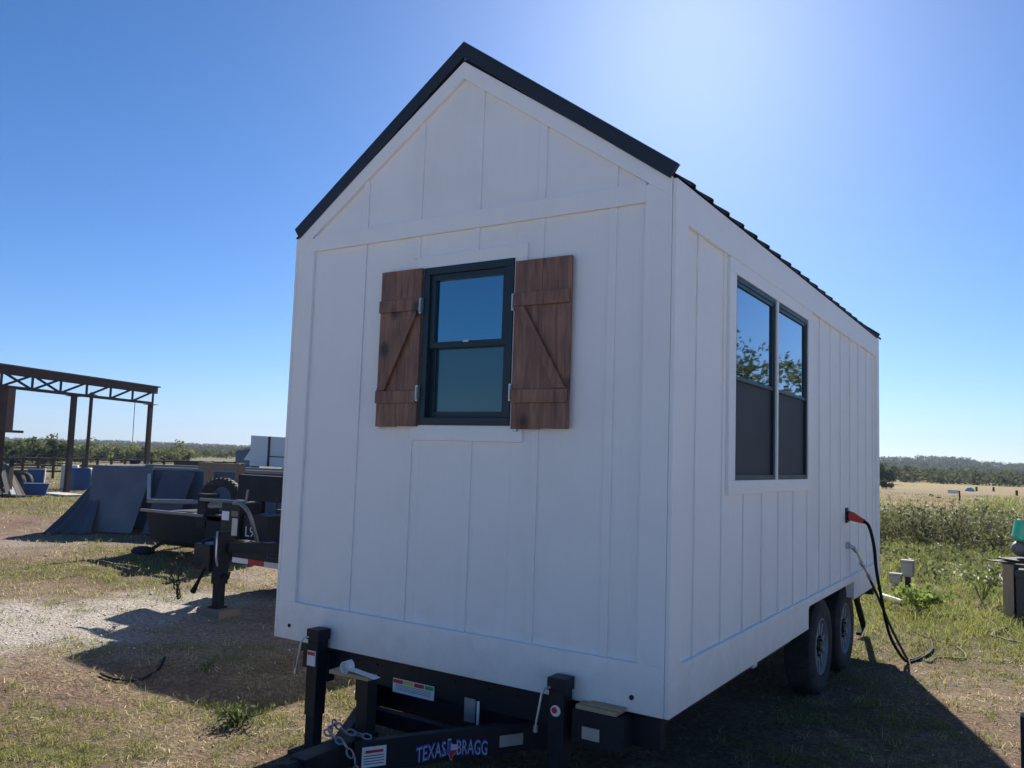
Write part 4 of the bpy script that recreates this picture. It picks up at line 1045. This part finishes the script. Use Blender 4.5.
tag(m.build('roofing_scrap', M_['dull_black'], bevel=.003), 'dark flat sheets lying across the top of the wooden crate', 'sheet scrap')
m = MB(); m.sphere((1.22, 8.3, .84), .12, 16, 10, (1.1, .9, .85)); tag(m.build('rag_bundle', M_['tarp'], smooth=True), 'dark bundle under the teal bucket on the crate', 'bundle')
M = Matrix.Translation((1.24, 8.3, .92)) @ Matrix.Rotation(.25, 4, 'Y')
m = MB(); m.lathe([(.0, .0), (.12, .0), (.155, .03), (.165, .19), (.175, .235), (.165, .235), (.155, .19), (.145, .035), (.0, .012)], M, 28); tag(m.build('bucket', M_['teal'], smooth=True), 'teal green plastic tub on top of the crate at the right edge', 'bucket')
# dark post near right lower corner
m = MB(); m.box(1.360, 1.45, .50, .58, -.1, .74)
tag(m.build('stub_post', M_['black'], bevel=.003), 'black steel post cut off by the lower right edge of the picture', 'post')

# things in the field
x, y = polar(955, 58); zf = gz(x, y)
t = thing('small_sign', 'white rectangular board on a short post beyond the weeds', 'sign', (x, y, 0))
MB().box(x-.42, x+.18, y-.02, y+.02, zf+.42, zf+.62).build('board', M_['sticker'], t); MB().box(x+.18, x+.26, y-.03, y+.04, zf-.1, zf+.60).build('post', M_['darkrust'], t)
x, y = polar(969, 88); zf = gz(x, y)
tag(MB().prism([(-.42, -.1), (.42, -.1), (.34, .22), (.12, .40), (-.16, .36), (-.36, .15)], (x, y, zf), (1, 0, 0), (0, 0, 1), (0, .6, 0)).build('tarp_bundle', M_['cyan'], bevel=.05), 'pale blue tarp-covered heap far out in the brown field', 'tarp heap')
for (px, d, lab) in ((976, 90, 'dark stub post beside the blue heap in the field'), (993, 92, 'dark stub post farther right in the brown field'), (1016, 78, 'dark stub post at the right edge of the brown field')):
    x, y = polar(px, d); zf = gz(x, y); tag(MB().box(x-.09, x+.09, y-.09, y+.09, zf-.1, zf+.42).build('field_post', M_['darkrust']), lab, 'post', 'posts in the field')

# ------------------------------------------------------------------ left: steel frame
fr = thing('steel_frame_shed', 'open rusty steel frame shed with a long truss beam on columns', 'shed frame', (-30, 14, 0))
def lerp(a, b, t_): return Vector(a)*(1-t_) + Vector(b)*t_
B0 = Vector((-25.67, 9.1, 0)); B1 = Vector((-28.52, 16.25, 0))   # the beam runs from left out of the picture to the right end
bd = (B1-B0).normalized(); nb = Vector((bd.y, -bd.x, 0))
zt, zb = 3.90, 3.38
m = MB(); m.bar(B0 - bd*14 + Vector((0, 0, zt)), B1 + bd*.15 + Vector((0, 0, zt)), .2, .26); m.bar(B0 - bd*14 + Vector((0, 0, zt+.15)), B1 + bd*.25 + Vector((0, 0, zt+.15)), .30, .05); m.build('top_chord', M_['rust'], fr)
m = MB(); m.bar(B0 - bd*14 + Vector((0, 0, zb)), B1 + Vector((0, 0, zb)), .10, .10); m.build('bottom_chord', M_['darkrust'], fr)
m = MB(); Ltot = (B1-B0).length; step = 1.27; n = 15
for i in range(n):
    s0 = Ltot - i*step; a = B0 + bd*s0
    m.bar(a + Vector((0, 0, zb)), a + Vector((0, 0, zt-.1)), .06, .06)
    b = B0 + bd*(s0-step)
    m.bar(b + Vector((0, 0, zb)), a - bd*.12 + Vector((0, 0, zt-.1)), .06, .06)
    if i >= 4: m.bar(a + Vector((0, 0, zb)), b + bd*.12 + Vector((0, 0, zt-.1)), .06, .06)
m.build('web_brace', M_['darkrust'], fr)
def on_beam(px, zz):
    """where the beam is crossed on the bearing of picture column px"""
    X, Y = polar(px, 10); dx, dy = X-cp.x, Y-cp.y
    # solve cp + t*d = B0 + s*bd
    det = dx*(-bd.y) + dy*bd.x
    s_ = (dx*(cp.y-B0.y)*1 - dy*(cp.x-B0.x)*1)/(dx*bd.y - dy*bd.x)
    return B0 + bd*s_
for px, wd in ((69.5, .19), (147, .19)):
    a = on_beam(px, 0); m = MB(); m.bar(a + Vector((0, 0, -.1)), a + Vector((0, 0, zb-.05)), wd*.62, wd, up=tuple(bd)); m.box(a.x-.2, a.x+.2, a.y-.2, a.y+.2, zb-.07, zb-.05); m.build('column', M_['rust'], fr)
a = on_beam(-2, 0); m = MB(); m.bar(a + Vector((0, 0, 2.0)), a + Vector((0, 0, zb-.05)), .3, .62, up=tuple(nb)); m.bar(a + Vector((0, 0, -.1)), a + Vector((0, 0, 2.0)), .2, .22); m.bar(a+Vector((0,0,2.0)), a+bd*.9+Vector((0,0,2.0)), .08, .08); m.build('column', M_['rust'], fr)
X, Y = polar(87, 37); m = MB(); m.tube([(X, Y, -.1), (X, Y, 3.72)], .07, 10); m.build('column', M_['darkrust'], fr)
m = MB(); m.bar((X, Y, 3.70), on_beam(92, 0) + Vector((0, 0, zb)), .08, .1); m.build('brace', M_['darkrust'], fr)
a = on_beam(131, 0); m = MB(); m.tube([a + Vector((0, 0, zb)), a + Vector((.03, 0, 1.85))], .012, 6); m.build('hanging_cable', M_['cablek'], fr)

# pipe fence behind
pf = thing('pipe_fence', 'long brown pipe fence with three rails behind the steel frame', 'fence', (-40, 20, 0))
p0 = Vector((*polar(-60, 43), 0)); p1 = Vector((*polar(236, 47), 0))
m = MB()
for z in (.35, .62, .92): m.tube([p0 + Vector((0, 0, z)), p1 + Vector((0, 0, z))], .045, 8)
m.build('rail', M_['rust'], pf)
for i in range(22):
    a = lerp(p0, p1, i/21); MB().tube([a + Vector((0, 0, -.1)), a + Vector((0, 0, .98))], .06, 8).build('post', M_['rust'], pf)
# low dark panels right part of fence
for (pa, pb, z0, z1, d, lab, mm) in ((176, 200, .4, 1.02, 44, 'dark brown cattle panel leaning on the fence behind the blue bin', 'darkrust'), (132, 138, .5, 1.02, 42, 'small dark box on the fence line right of the last steel column', 'dull_black')):
    a = Vector((*polar(pa, d-1), 0)); b = Vector((*polar(pb, d-1), 0)); mq = MB(); mq.bar(a + Vector((0, 0, (z0+z1)/2)), b + Vector((0, 0, (z0+z1)/2)), .1, z1-z0)
    for q in (a, b): mq.box(q.x-.05, q.x+.05, q.y-.05, q.y+.05, -.1, z1)
    tag(mq.build('cattle_panel', M_[mm]), lab, 'panel')

# scrap, bins and barrels under the frame
def at_px(px, d): return polar(px, d)
x, y = at_px(45, 33.5); t = thing('blue_bin', 'upright blue plastic bin with white edge under the steel frame', 'bin', (x, y, 0))
m = MB(); m.prism([(-.25, 0), (.22, 0), (.25, .72), (-.27, .72)], (x, y-.25, .02), (.62, .78, 0), (0, 0, 1), (-.43, .25, 0)); m.build('body', M_['bluebin'], t, bevel=.02)
m = MB(); m.prism([(.225, .05), (.27, .05), (.29, .74), (.255, .74)], (x, y-.25, .02), (.62, .78, 0), (0, 0, 1), (-.35, .2, 0)); m.build('lid', M_['sticker'], t, bevel=.01)
x, y = at_px(38.5, 30.0); t = MB()
t.prism([(-.30, .03), (.28, .03), (.36, .36), (-.34, .36)], (x, y, 0), (.62, .78, 0), (0, 0, 1), (-.33, .2, 0)); t.prism([(-.37, .36), (.39, .36), (.39, .40), (-.37, .40)], (x+.02, y-.02, 0), (.62, .78, 0), (0, 0, 1), (-.37, .24, 0))
tag(t.build('blue_tub', M_['bluebin'], bevel=.02), 'low dark blue tub in front of the upright blue bin', 'tub')
x, y = at_px(70.5, 34.6); t = MB(); t.prism([(-.27, .02), (.27, .02), (.27, .88), (-.27, .88)], (x, y, 0), (.62, .78, 0), (0, 0, 1), (-.25, .2, 0))
tag(t.build('white_cabinet', M_['whiteplastic'], bevel=.02), 'off-white cabinet behind the nearest steel column', 'cabinet')
for px, lab in ((80, 'blue plastic barrel right of the off-white cabinet'), (86, 'blue plastic barrel half hidden by the dark tarp')):
    x, y = at_px(px, 34); t = MB(); t.lathe([(0, 0), (.24, 0), (.27, .03), (.28, .25), (.27, .28), (.28, .31), (.28, .56), (.27, .59), (.27, .76), (.24, .80), (0, .80)], Matrix.Translation((x, y, .0)), 20)
    tag(t.build('blue_barrel', M_['bluebin'], smooth=True), lab, 'barrel', 'blue barrels under the steel frame')
x, y = at_px(62, 30.5); tag(MB().box(x-.7, x+.9, y-.3, y+.4, .0, .07).build('concrete_slab', M_['concrete'], bevel=.01), 'flat pale slab on the ground before the nearest steel column', 'slab')
# tyres and scrap boards
def tyre(x, y, z, r, wdt, axis_dir, label, group, name='old_tyre', mt='rubber'):
    a_ = Vector(axis_dir).normalized(); M = Matrix.Translation((x, y, z)) @ a_.to_track_quat('Z', 'Y').to_matrix().to_4x4()
    h = wdt/2; m = MB(); m.lathe([(r*.6, -h*.8), (r*.8, -h), (r*.95, -h*.9), (r, -h*.6), (r, h*.6), (r*.95, h*.9), (r*.8, h), (r*.6, h*.8), (r*.66, 0)], M, 30)
    for i in range(30):
        Mr = M @ Matrix.Rotation(2*PI*i/30, 4, 'Z'); m.box(r*.985, r*1.02, -.02, .02, -h*.6, h*.6, Mr)
    return tag(m.build(name, M_[mt], smooth=True), label, 'tyre', group)
sx = Vector((-.87, .5, 0))
for (px, d, z, ax_, lab) in ((17, 31, .36, (.3, -1, .2), 'old black tyre leaning by the blue tub in the scrap pile'), (24, 32, .33, (.5, -1, .3), 'old tyre half hidden behind the low blue tub'), (7, 31.5, .40, (0, -1, .35), 'old tyre deep in the scrap pile at the left edge')):
    x, y = at_px(px, d); tyre(x, y, z, .36, .22, ax_, lab, 'old tyres in the scrap pile')
scl = ['dark weathered board at the far left of the scrap pile', 'weathered board leaning second from the left in the scrap pile', 'pale-ended board in the middle of the scrap pile', 'long board leaning right in the scrap pile', 'rightmost leaning board of the scrap pile, nearest the blue tub', 'short board lying low in the scrap pile', 'pale board lying across the foot of the scrap pile', 'dark square post standing up from the scrap pile']
scr = [(-4, .95, 6, .05), (1, 1.05, 12, .05), (4, .85, 17, .08), (7, .95, 23, .05), (10, .8, 27, .04), (0, .35, 9, .10), (13, .3, 22, .04), (13, 1.35, 12.5, 0)]
for i, (pa, za, pb, zb_) in enumerate(scr):
    a = Vector((*at_px(pa, 30.6+.1*i), za)); b = Vector((*at_px(pb, 29.2), zb_)); tag(MB().bar(a, b, .13 if i != 7 else .12, .05 if i != 7 else .12).build('scrap_board', M_[('rust', 'lumber', 'whiteplastic', 'lumber', 'darkrust', 'lumber', 'whiteplastic', 'darkrust')[i]]), scl[i], 'board', 'boards in the scrap pile')

# ------------------------------------------------------------------ left: blue steel bin, sheets, tarp
C0 = Vector((-14.74, 6.0, 0)); C1 = Vector((-11.2, 8.25, 0)); cd = (C1-C0).normalized(); cn = Vector((-cd.y, cd.x, 0))
bn = thing('steel_bin', 'long low blue-grey steel bin with pale rim beyond the black trailers', 'steel bin', (-12.3, 7.6, 0))
CH = 1.18; CL = (C1-C0).length
m = MB()
for o_, l_ in ((C0, C1), (C0 + cn*2.1, C1 + cn*2.1)): m.bar(o_ + Vector((0, 0, CH/2+.05)), l_ + Vector((0, 0, CH/2+.05)), .04, CH)
for e in (C0, C1): m.bar(e + Vector((0, 0, CH/2+.05)) , e + cn*2.1 + Vector((0, 0, CH/2+.05)), .04, CH-.02)
m.bar(C0 + cn*1.05 + Vector((0, 0, .12)), C1 + cn*1.05 + Vector((0, 0, .12)), 2.0, .08)
m.build('panel', M_['bluesteel'], bn)
m = MB()
for i in range(10): a = C0 + cd*(.3+i*CL/10); m.bar(a - cn*.05 + Vector((0, 0, .06)), a - cn*.05 + Vector((0, 0, CH)), .06, .06, up=tuple(cn))
m.build('stiffener', M_['bluesteel'], bn)
m = MB(); m.bar(C0 - cn*.02 + Vector((0, 0, CH+.08)), C1 - cn*.02 + Vector((0, 0, CH+.08)), .12, .06); m.bar(C0 + cn*2.1 + Vector((0, 0, CH+.08)), C1 + cn*2.1 + Vector((0, 0, CH+.08)), .12, .06); m.bar(C0 + Vector((0, 0, CH+.08)), C0 + cn*2.1 + Vector((0, 0, CH+.08)), .12, .055); m.bar(C1 + Vector((0, 0, CH+.08)), C1 + cn*2.1 + Vector((0, 0, CH+.08)), .12, .055); m.build('rim', M_['greymetal'], bn)
# leaning sheets
def sheet(name, A_, B_, TA, TB, label, mm, th=.02):
    A_, B_, TA, TB = map(Vector, (A_, B_, TA, TB)); nn = (B_-A_).cross(TA-A_).normalized()*th
    vs = [A_, B_, TB, TA, A_+nn, B_+nn, TB+nn, TA+nn]
    return tag(MB().add(vs, [(0,1,2,3),(7,6,5,4),(0,4,5,1),(1,5,6,2),(2,6,7,3),(3,7,4,0)]).build(name, mm), label, 'sheet')
s0 = C0 - cn*.50; 
sheet('leaning_sheet', Vector((-14.12, 5.50, .03)), Vector((-13.25, 5.88, .03)), Vector((-14.62, 5.82, 1.275)), Vector((-13.5, 6.42, 1.30)), 'large pale grey sheet leaning against the blue steel bin', M_['sheet'])
sheet('leaning_sheet', Vector((-13.1, 6.0, .02)), Vector((-12.6, 6.3, .02)), Vector((-13.40, 6.60, 1.24)), Vector((-12.9, 6.95, 1.2)), 'narrow dark sheet leaning right of the large grey sheet', M_['tarp'])
# tarp draped over the left end
def tarp():
    n = 26; V = []; Fc = []
    top0 = C0 + Vector((-.1, .25, CH+.14)); top1 = C0 + cd*.25 - cn*.14 + Vector((0, 0, CH+.12))
    bot0 = Vector((-14.3, 4.75, .01)); bot1 = Vector((-13.75, 5.35, .01))
    for i in range(n+1):
        for k in range(n+1):
            u = i/n; v = k/n; a = lerp(top0, top1, u); b = lerp(bot0, bot1, u); p = lerp(a, b, v)
            p.z = max(.012, p.z - .10*math.sin(PI*v) + .035*math.sin(u*19+v*3)*v)
            p += Vector((.8, -.5, 0))*(.04*math.sin(u*23+2*v)*v)
            V.append(p)
    for i in range(n):
        for k in range(n): a = i*(n+1)+k; Fc.append((a, a+1, a+n+2, a+n+1))
    mb = MB(); mb.add(V, Fc); o = mb.build('tarp', M_['tarp'], fix=False)
    for p in o.data.polygons: p.use_smooth = True
    s_ = o.modifiers.new('s', 'SOLIDIFY'); s_.thickness = .01
    tag(o, 'dark creased tarp sloping to the ground from the left end of the blue bin', 'tarp')
tarp()
# wooden frame in front of the bin
wf = thing('wooden_stand', 'beige wooden H-frame of two posts and a rail before the blue bin', 'wood frame', (-11.2, 6.9, 0))
q0 = Vector((-11.3, 6.05, 0)); q1 = Vector((-10.75, 6.30, 0))
for q in (q0, q1): MB().box(q.x-.06, q.x+.06, q.y-.06, q.y+.06, -.02, 1.46).build('post', M_['lumber'], wf, bevel=.005)
MB().bar(lerp(q0, q1, -.25) + Vector((.05, -.09, 1.39)), lerp(q0, q1, 1.05) + Vector((.05, -.09, 1.39)), .05, .12).build('rail', M_['lumber'], wf, bevel=.004)

# white enclosed trailer and grey shed far behind
a = Vector((*polar(250, 50), 0)); b = Vector((*polar(330, 47), 0)); dd = (b-a).normalized(); nn = Vector((-dd.y, dd.x, 0))
wt = thing('cargo_trailer', 'tall white box trailer parked behind the blue bin', 'box trailer', tuple(a))
L_ = (b-a).length
m = MB(); m.prism([(0, 1.02), (-.42, 1.02), (0, 1.6), (0, 2.45), (L_, 2.32), (L_, .7), (0, .7)], a, dd, (0, 0, 1), nn*2.2); m.build('body', M_['sticker'], wt)
m = MB(); m.bar(a + dd*1.28 - nn*.03 + Vector((0, 0, .7)), a + dd*1.28 - nn*.03 + Vector((0, 0, 2.42)), .12, .05, up=tuple(nn)); m.bar(a + dd*1.28 - nn*.03 + Vector((0, 0, 1.28)), a + dd*L_ - nn*.03 + Vector((0, 0, 1.26)), .05, .05); m.build('frame_rail', M_['dull_black'], wt)
for k in (2.4, 3.2):
    c = a + dd*k + nn*.1 + Vector((0, 0, .38)); m = MB(); m.tube([c, c + nn*.25], .38, 20); m.build('wheel', M_['rubber'], wt)
MB().box(a.x-.15, a.x+.15, a.y+.3, a.y+.6, 0, .7).build('landing_leg', M_['dull_black'], wt)
a = Vector((*polar(222, 62), 0)); b = Vector((*polar(256, 62), 0)); dd = (b-a).normalized(); nn = Vector((-dd.y, dd.x, 0)); L_ = (b-a).length
gs = thing('grey_shed', 'low grey-blue shed left of the white box trailer, far off', 'shed', tuple(a))
MB().prism([(L_*.4, -.1), (L_, -.1), (L_, 1.75), (L_*.4, 1.45)], a, dd, (0, 0, 1), nn*4).build('wall', M_['bluesteel'], gs)
MB().prism([(L_*.36, 1.5), (L_*1.02, 1.82), (L_*1.02, 1.9), (L_*.36, 1.58)], a - nn*.2, dd, (0, 0, 1), nn*4.4).build('roof', M_['greymetal'], gs)

# ------------------------------------------------------------------ black neighbouring trailer
nt_ = thing('flatbed_trailer', 'black trailer with reflective tape, raised on a post jack left of the white house', 'trailer', (-5.77, 5.0, 0))
cx = -5.77
m = MB()
for s in (-1, 1):
    m.box(cx+s*1.13-.03, cx+s*1.13+.03, 3.2, 9.6, .42, .58); m.bar((cx+s*.05, 2.12, .70), (cx+s*1.0, 3.26, .66), .07, .10)
m.box(cx-1.16, cx+1.16, 3.15, 3.2, .34, .60); m.box(cx-1.16, cx+1.16, 9.6, 9.66, .42, .58)
for i in range(9): m.box(cx-1.1, cx+1.1, 3.8+i*.65, 3.86+i*.65, .44, .56)
m.box(cx-1.15, cx+1.15, 3.2, 9.6, .581, .61)
fr2 = m.build('frame', M_['black'], nt_, bevel=.004)
for i in range(8):
    x0 = cx-1.15+i*.2875; q = MB(); q.box(x0, x0+.2865, 3.144, 3.149, .345, .405); q.build('reflective_tape', M_['sticker' if i % 2 == 0 else 'red'], fr2)
m = MB(); m.box(cx-.36, cx-.10, 2.0, 2.22, .44, .72); m.tube([(cx-.3, 2.05, .73), (cx-.2, 2.1, .78), (cx-.05, 2.15, .74)], .02, 8); m.build('coupler', M_['black'], nt_, bevel=.02)
m = MB(); m.box(cx-.10, cx+.02, 2.04, 2.16, .32, .86); m.box(cx-.085, cx+.005, 2.055, 2.145, .05, .32); m.box(cx-.11, cx+.03, 2.03, 2.17, .075, .09); m.tube([(cx+.02, 2.1, .42), (cx+.12, 2.08, .40)], .02, 8); m.tube([(cx+.12, 2.08, .40), (cx+.14, 2.08, .46)], .012, 8); jk = m.build('jack', M_['dull_black'], nt_, bevel=.004)
m = MB(); m.tube(smooth_path([(cx-.03, 2.03, .86), (cx+.03, 1.98, .78), (cx+.05, 1.97, .62), (cx+.04, 2.0, .52)]), .010, 8); m.build('hydraulic_hose', M_['galv'], jk, smooth=True)
# pump box with pale labels and L9
m = MB(); m.box(-6.42, -6.12, 2.55, 2.85, .72, 1.12); m.box(-6.12, -5.70, 2.6, 2.95, .72, 1.0); pb = m.build('pump_box', M_['black'], nt_, bevel=.01)
MB().box(-6.40, -6.28, 2.543, 2.549, .92, 1.02).build('label', M_['sticker'], pb); MB().box(-6.22, -6.13, 2.543, 2.549, .76, .95).build('label', M_['whiteplastic'], pb); MB().box(-6.24, -6.13, 2.543, 2.549, .97, 1.03).build('label', M_['lumber'], pb)
def flat_text(txt, loc, size, mm, parent):
    cu = bpy.data.curves.new('lettering', 'FONT'); cu.body = txt; cu.size = size; cu.extrude = .001; tmp = bpy.data.objects.new('tmp', cu); COL.objects.link(tmp); bpy.context.view_layer.update()
    me = bpy.data.meshes.new_from_object(tmp.evaluated_get(bpy.context.evaluated_depsgraph_get())); bpy.data.objects.remove(tmp)
    for v in me.vertices: v.co = Vector((loc[0]+v.co.x, loc[1]-v.co.z, loc[2]+v.co.y))
    me.materials.clear(); me.materials.append(mm); o = bpy.data.objects.new('lettering', me); COL.objects.link(o); o.parent = parent
flat_text('L9', (-6.06, 2.595, .76), .16, M_['sticker'], pb)
flat_text('LC', (-6.30, 3.14, .45), .09, M_['blueink'], fr2)
# pipes, handle
m = MB(); m.tube(smooth_path([(-6.15, 2.5, 1.12), (-6.0, 2.45, 1.13), (-5.82, 2.42, 1.06), (-5.76, 2.45, .92), (-5.76, 2.55, .66)]), .022, 10); m.build('handle', M_['pipe'], pb, smooth=True)
m = MB(); m.tube([(-6.9, 2.62, 1.12), (-6.1, 2.62, 1.13)], .018, 8); m.tube([(-6.7, 2.6, 1.06), (-6.45, 2.6, 1.08)], .03, 8); m.tube([(-6.08, 2.6, 1.12), (-6.05, 2.6, 1.27)], .014, 8); m.build('pipe', M_['pipe'], pb, smooth=True)
m = MB(); m.tube([(-6.1, 2.9, .98), (-4.6, 2.9, .98)], .022, 8); m.build('pipe', M_['pipe'], pb)
# headboard and front rack
m = MB(); m.box(cx-1.17-.3, cx+1.1, 3.42, 3.50, 1.08, 1.40); m.box(cx-1.1, cx-1.02, 3.43, 3.5, .612, 1.08); m.box(cx-.45, cx-.37, 3.43, 3.5, .612, 1.08); m.box(cx+1.0, cx+1.08, 3.43, 3.5, .612, 1.08); m.box(cx-1.1, cx+1.05, 3.5, 4.3, 1.34, 1.38); m.box(cx-1.02, cx+.95, 4.2, 4.26, .612, 1.34)
m.build('headboard', M_['dull_black'], nt_, bevel=.004)
m = MB(); m.box(cx-.95, cx+.9, 3.6, 4.15, .612, .98); m.build('tool_box', M_['darkhose'], nt_, bevel=.01)
# the tall load that throws the broad shadow towards the gravel
m = MB(); m.prism([(-1.14, .62), (1.12, .62), (1.12, 2.86), (-.1, 2.86), (-1.14, 2.80)], (cx, 4.62, 0), (1, 0, 0), (0, 0, 1), (0, 4.6, 0)); m.build('cargo_box', M_['greymetal'], nt_, bevel=.01)
for y in (6.7, 7.6):
    for s in (-1, 1):
        M = Matrix.Translation((cx+s*1.02, y, .36)) @ Matrix.Rotation(PI/2*s, 4, 'Y'); m = MB()
        m.lathe([(.2, .09), (.31, .10), (.35, .07), (.36, 0), (.35, -.07), (.31, -.10), (.2, -.09)], M, 28); wq = m.build('wheel', M_['rubber'], nt_, smooth=True)
        m = MB(); m.lathe([(0, .04), (.1, .05), (.2, .07), (.2, -.05), (0, -.05)], M, 24); m.build('rim', M_['rim'], wq)
# chains at coupler
ch = MB()
def chain_line(mb, pts, L0=.045):
    k = 0
    for i in range(len(pts)-1):
        a_, b_ = Vector(pts[i]), Vector(pts[i+1]); nn_ = max(1, int((b_-a_).length/L0))
        for q in range(nn_):
            c = a_ + (b_-a_)*(q/nn_); dv = (b_-a_).normalized(); o_ = dv.orthogonal().normalized()
            if k % 2: o_ = dv.cross(o_)
            mb.tube([c + dv*math.cos(2*PI*j/8)*.03 + o_*math.sin(2*PI*j/8)*.017 for j in range(9)], .007, 5, cap=False); k += 1
chain_line(ch, [(-6.05, 1.95, .52), (-6.22, 1.9, .60), (-6.36, 1.9, .46), (-6.33, 1.9, .34), (-6.22, 1.9, .22), (-6.17, 1.9, .12)])
chain_line(ch, [(-6.05, 1.95, .50), (-6.16, 1.9, .52), (-6.22, 1.9, .36), (-6.20, 1.9, .12)])
ch.build('safety_chain', M_['rust'], nt_, smooth=True, fix=False)
m = MB(); m.tube([(-5.92, 2.0, .48), (-6.0, 1.98, .33), (-6.06, 1.97, .22)], [.012, .018, .03], 8); m.build('breakaway_plug', M_['cablek'], nt_)
tag(MB().box(-5.98, -5.62, 1.97, 2.24, -.01, .072).build('wood_block', M_['lumber'], bevel=.006), 'flat timber block under the post jack of the black trailer', 'wood block')

# loader bucket and its push bar, spare tyre
lb = thing('loader_bucket', 'dark grey loader bucket on an attachment frame left of the black trailer', 'loader bucket', (-10.1, 4.7, 0))
m = MB()
m.prism([(0, .66), (.10, .22), (.28, .12), (.5, .08), (.98, .66)], (-10.85, 4.55, 0), (0, 1, 0), (0, 0, 1), (1.5, 0, 0)); m.build('bucket', M_['dull_black'], lb, bevel=.01)
m = MB(); m.bar((-10.9, 4.5, .68), (-9.3, 4.5, .69), .05, .04); m.build('lip', M_['pipe'], lb)
m = MB(); m.tube([(-10.9, 4.62, .82), (-9.45, 4.62, .88)], .035, 10); m.tube([(-9.30, 4.60, .90), (-8.30, 4.60, .92)], .038, 10); m.build('push_bar', M_['pipe'], lb, smooth=True)
MB().bar((-10.9, 4.62, .80), (-11.05, 4.7, 1.25), .05, .05).build('upright', M_['galv'], lb)
m = MB(); m.box(-9.48, -9.28, 4.5, 4.75, .5, 1.02); m.box(-9.25, -8.6, 4.5, 5.2, .25, .72); m.box(-9.72, -9.64, 4.8, 4.9, 0, .4); m.box(-9.1, -8.95, 4.7, 4.85, .0, .4); m.box(-9.3, -8.35, 4.5, 4.62, .62, .70); m.box(-8.5, -8.35, 4.4, 4.55, .5, .98); m.box(-9.75, -9.2, 4.7, 4.8, .35, .45)
m.build('attachment_frame', M_['dull_black'], lb, bevel=.006)
m = MB(); m.bar((-10.35, 4.55, .2), (-10.5, 4.3, .0), .05, .05); m.sphere((-10.55, 4.35, .06), .16, 12, 8, (1.4, 1, .5)); m.build('ground_stand', M_['dull_black'], lb)
tyre(-9.55, 4.98, .92, .33, .20, (.55, -1, .1), 'black spare tyre standing behind the loader bar', 'tyres on the attachment', name='spare_tyre')

# ------------------------------------------------------------------ the air
hz = MB(); hz.box(-1560, 1560, -200, 1560, -3.5, 60)
hm = bpy.data.materials.new('haze'); hm.use_nodes = True; N = hm.node_tree.nodes; N.clear(); ho = N.new('ShaderNodeOutputMaterial'); hv = N.new('ShaderNodeVolumePrincipled')
hv.inputs['Color'].default_value = (.62, .76, 1, 1); hv.inputs['Density'].default_value = .00042; hv.inputs['Anisotropy'].default_value = .0
hm.node_tree.links.new(hv.outputs[0], ho.inputs['Volume'])
o = hz.build('haze', hm); tag(o, 'thin blue haze hanging over the far fields and hills', 'haze', kind='stuff')
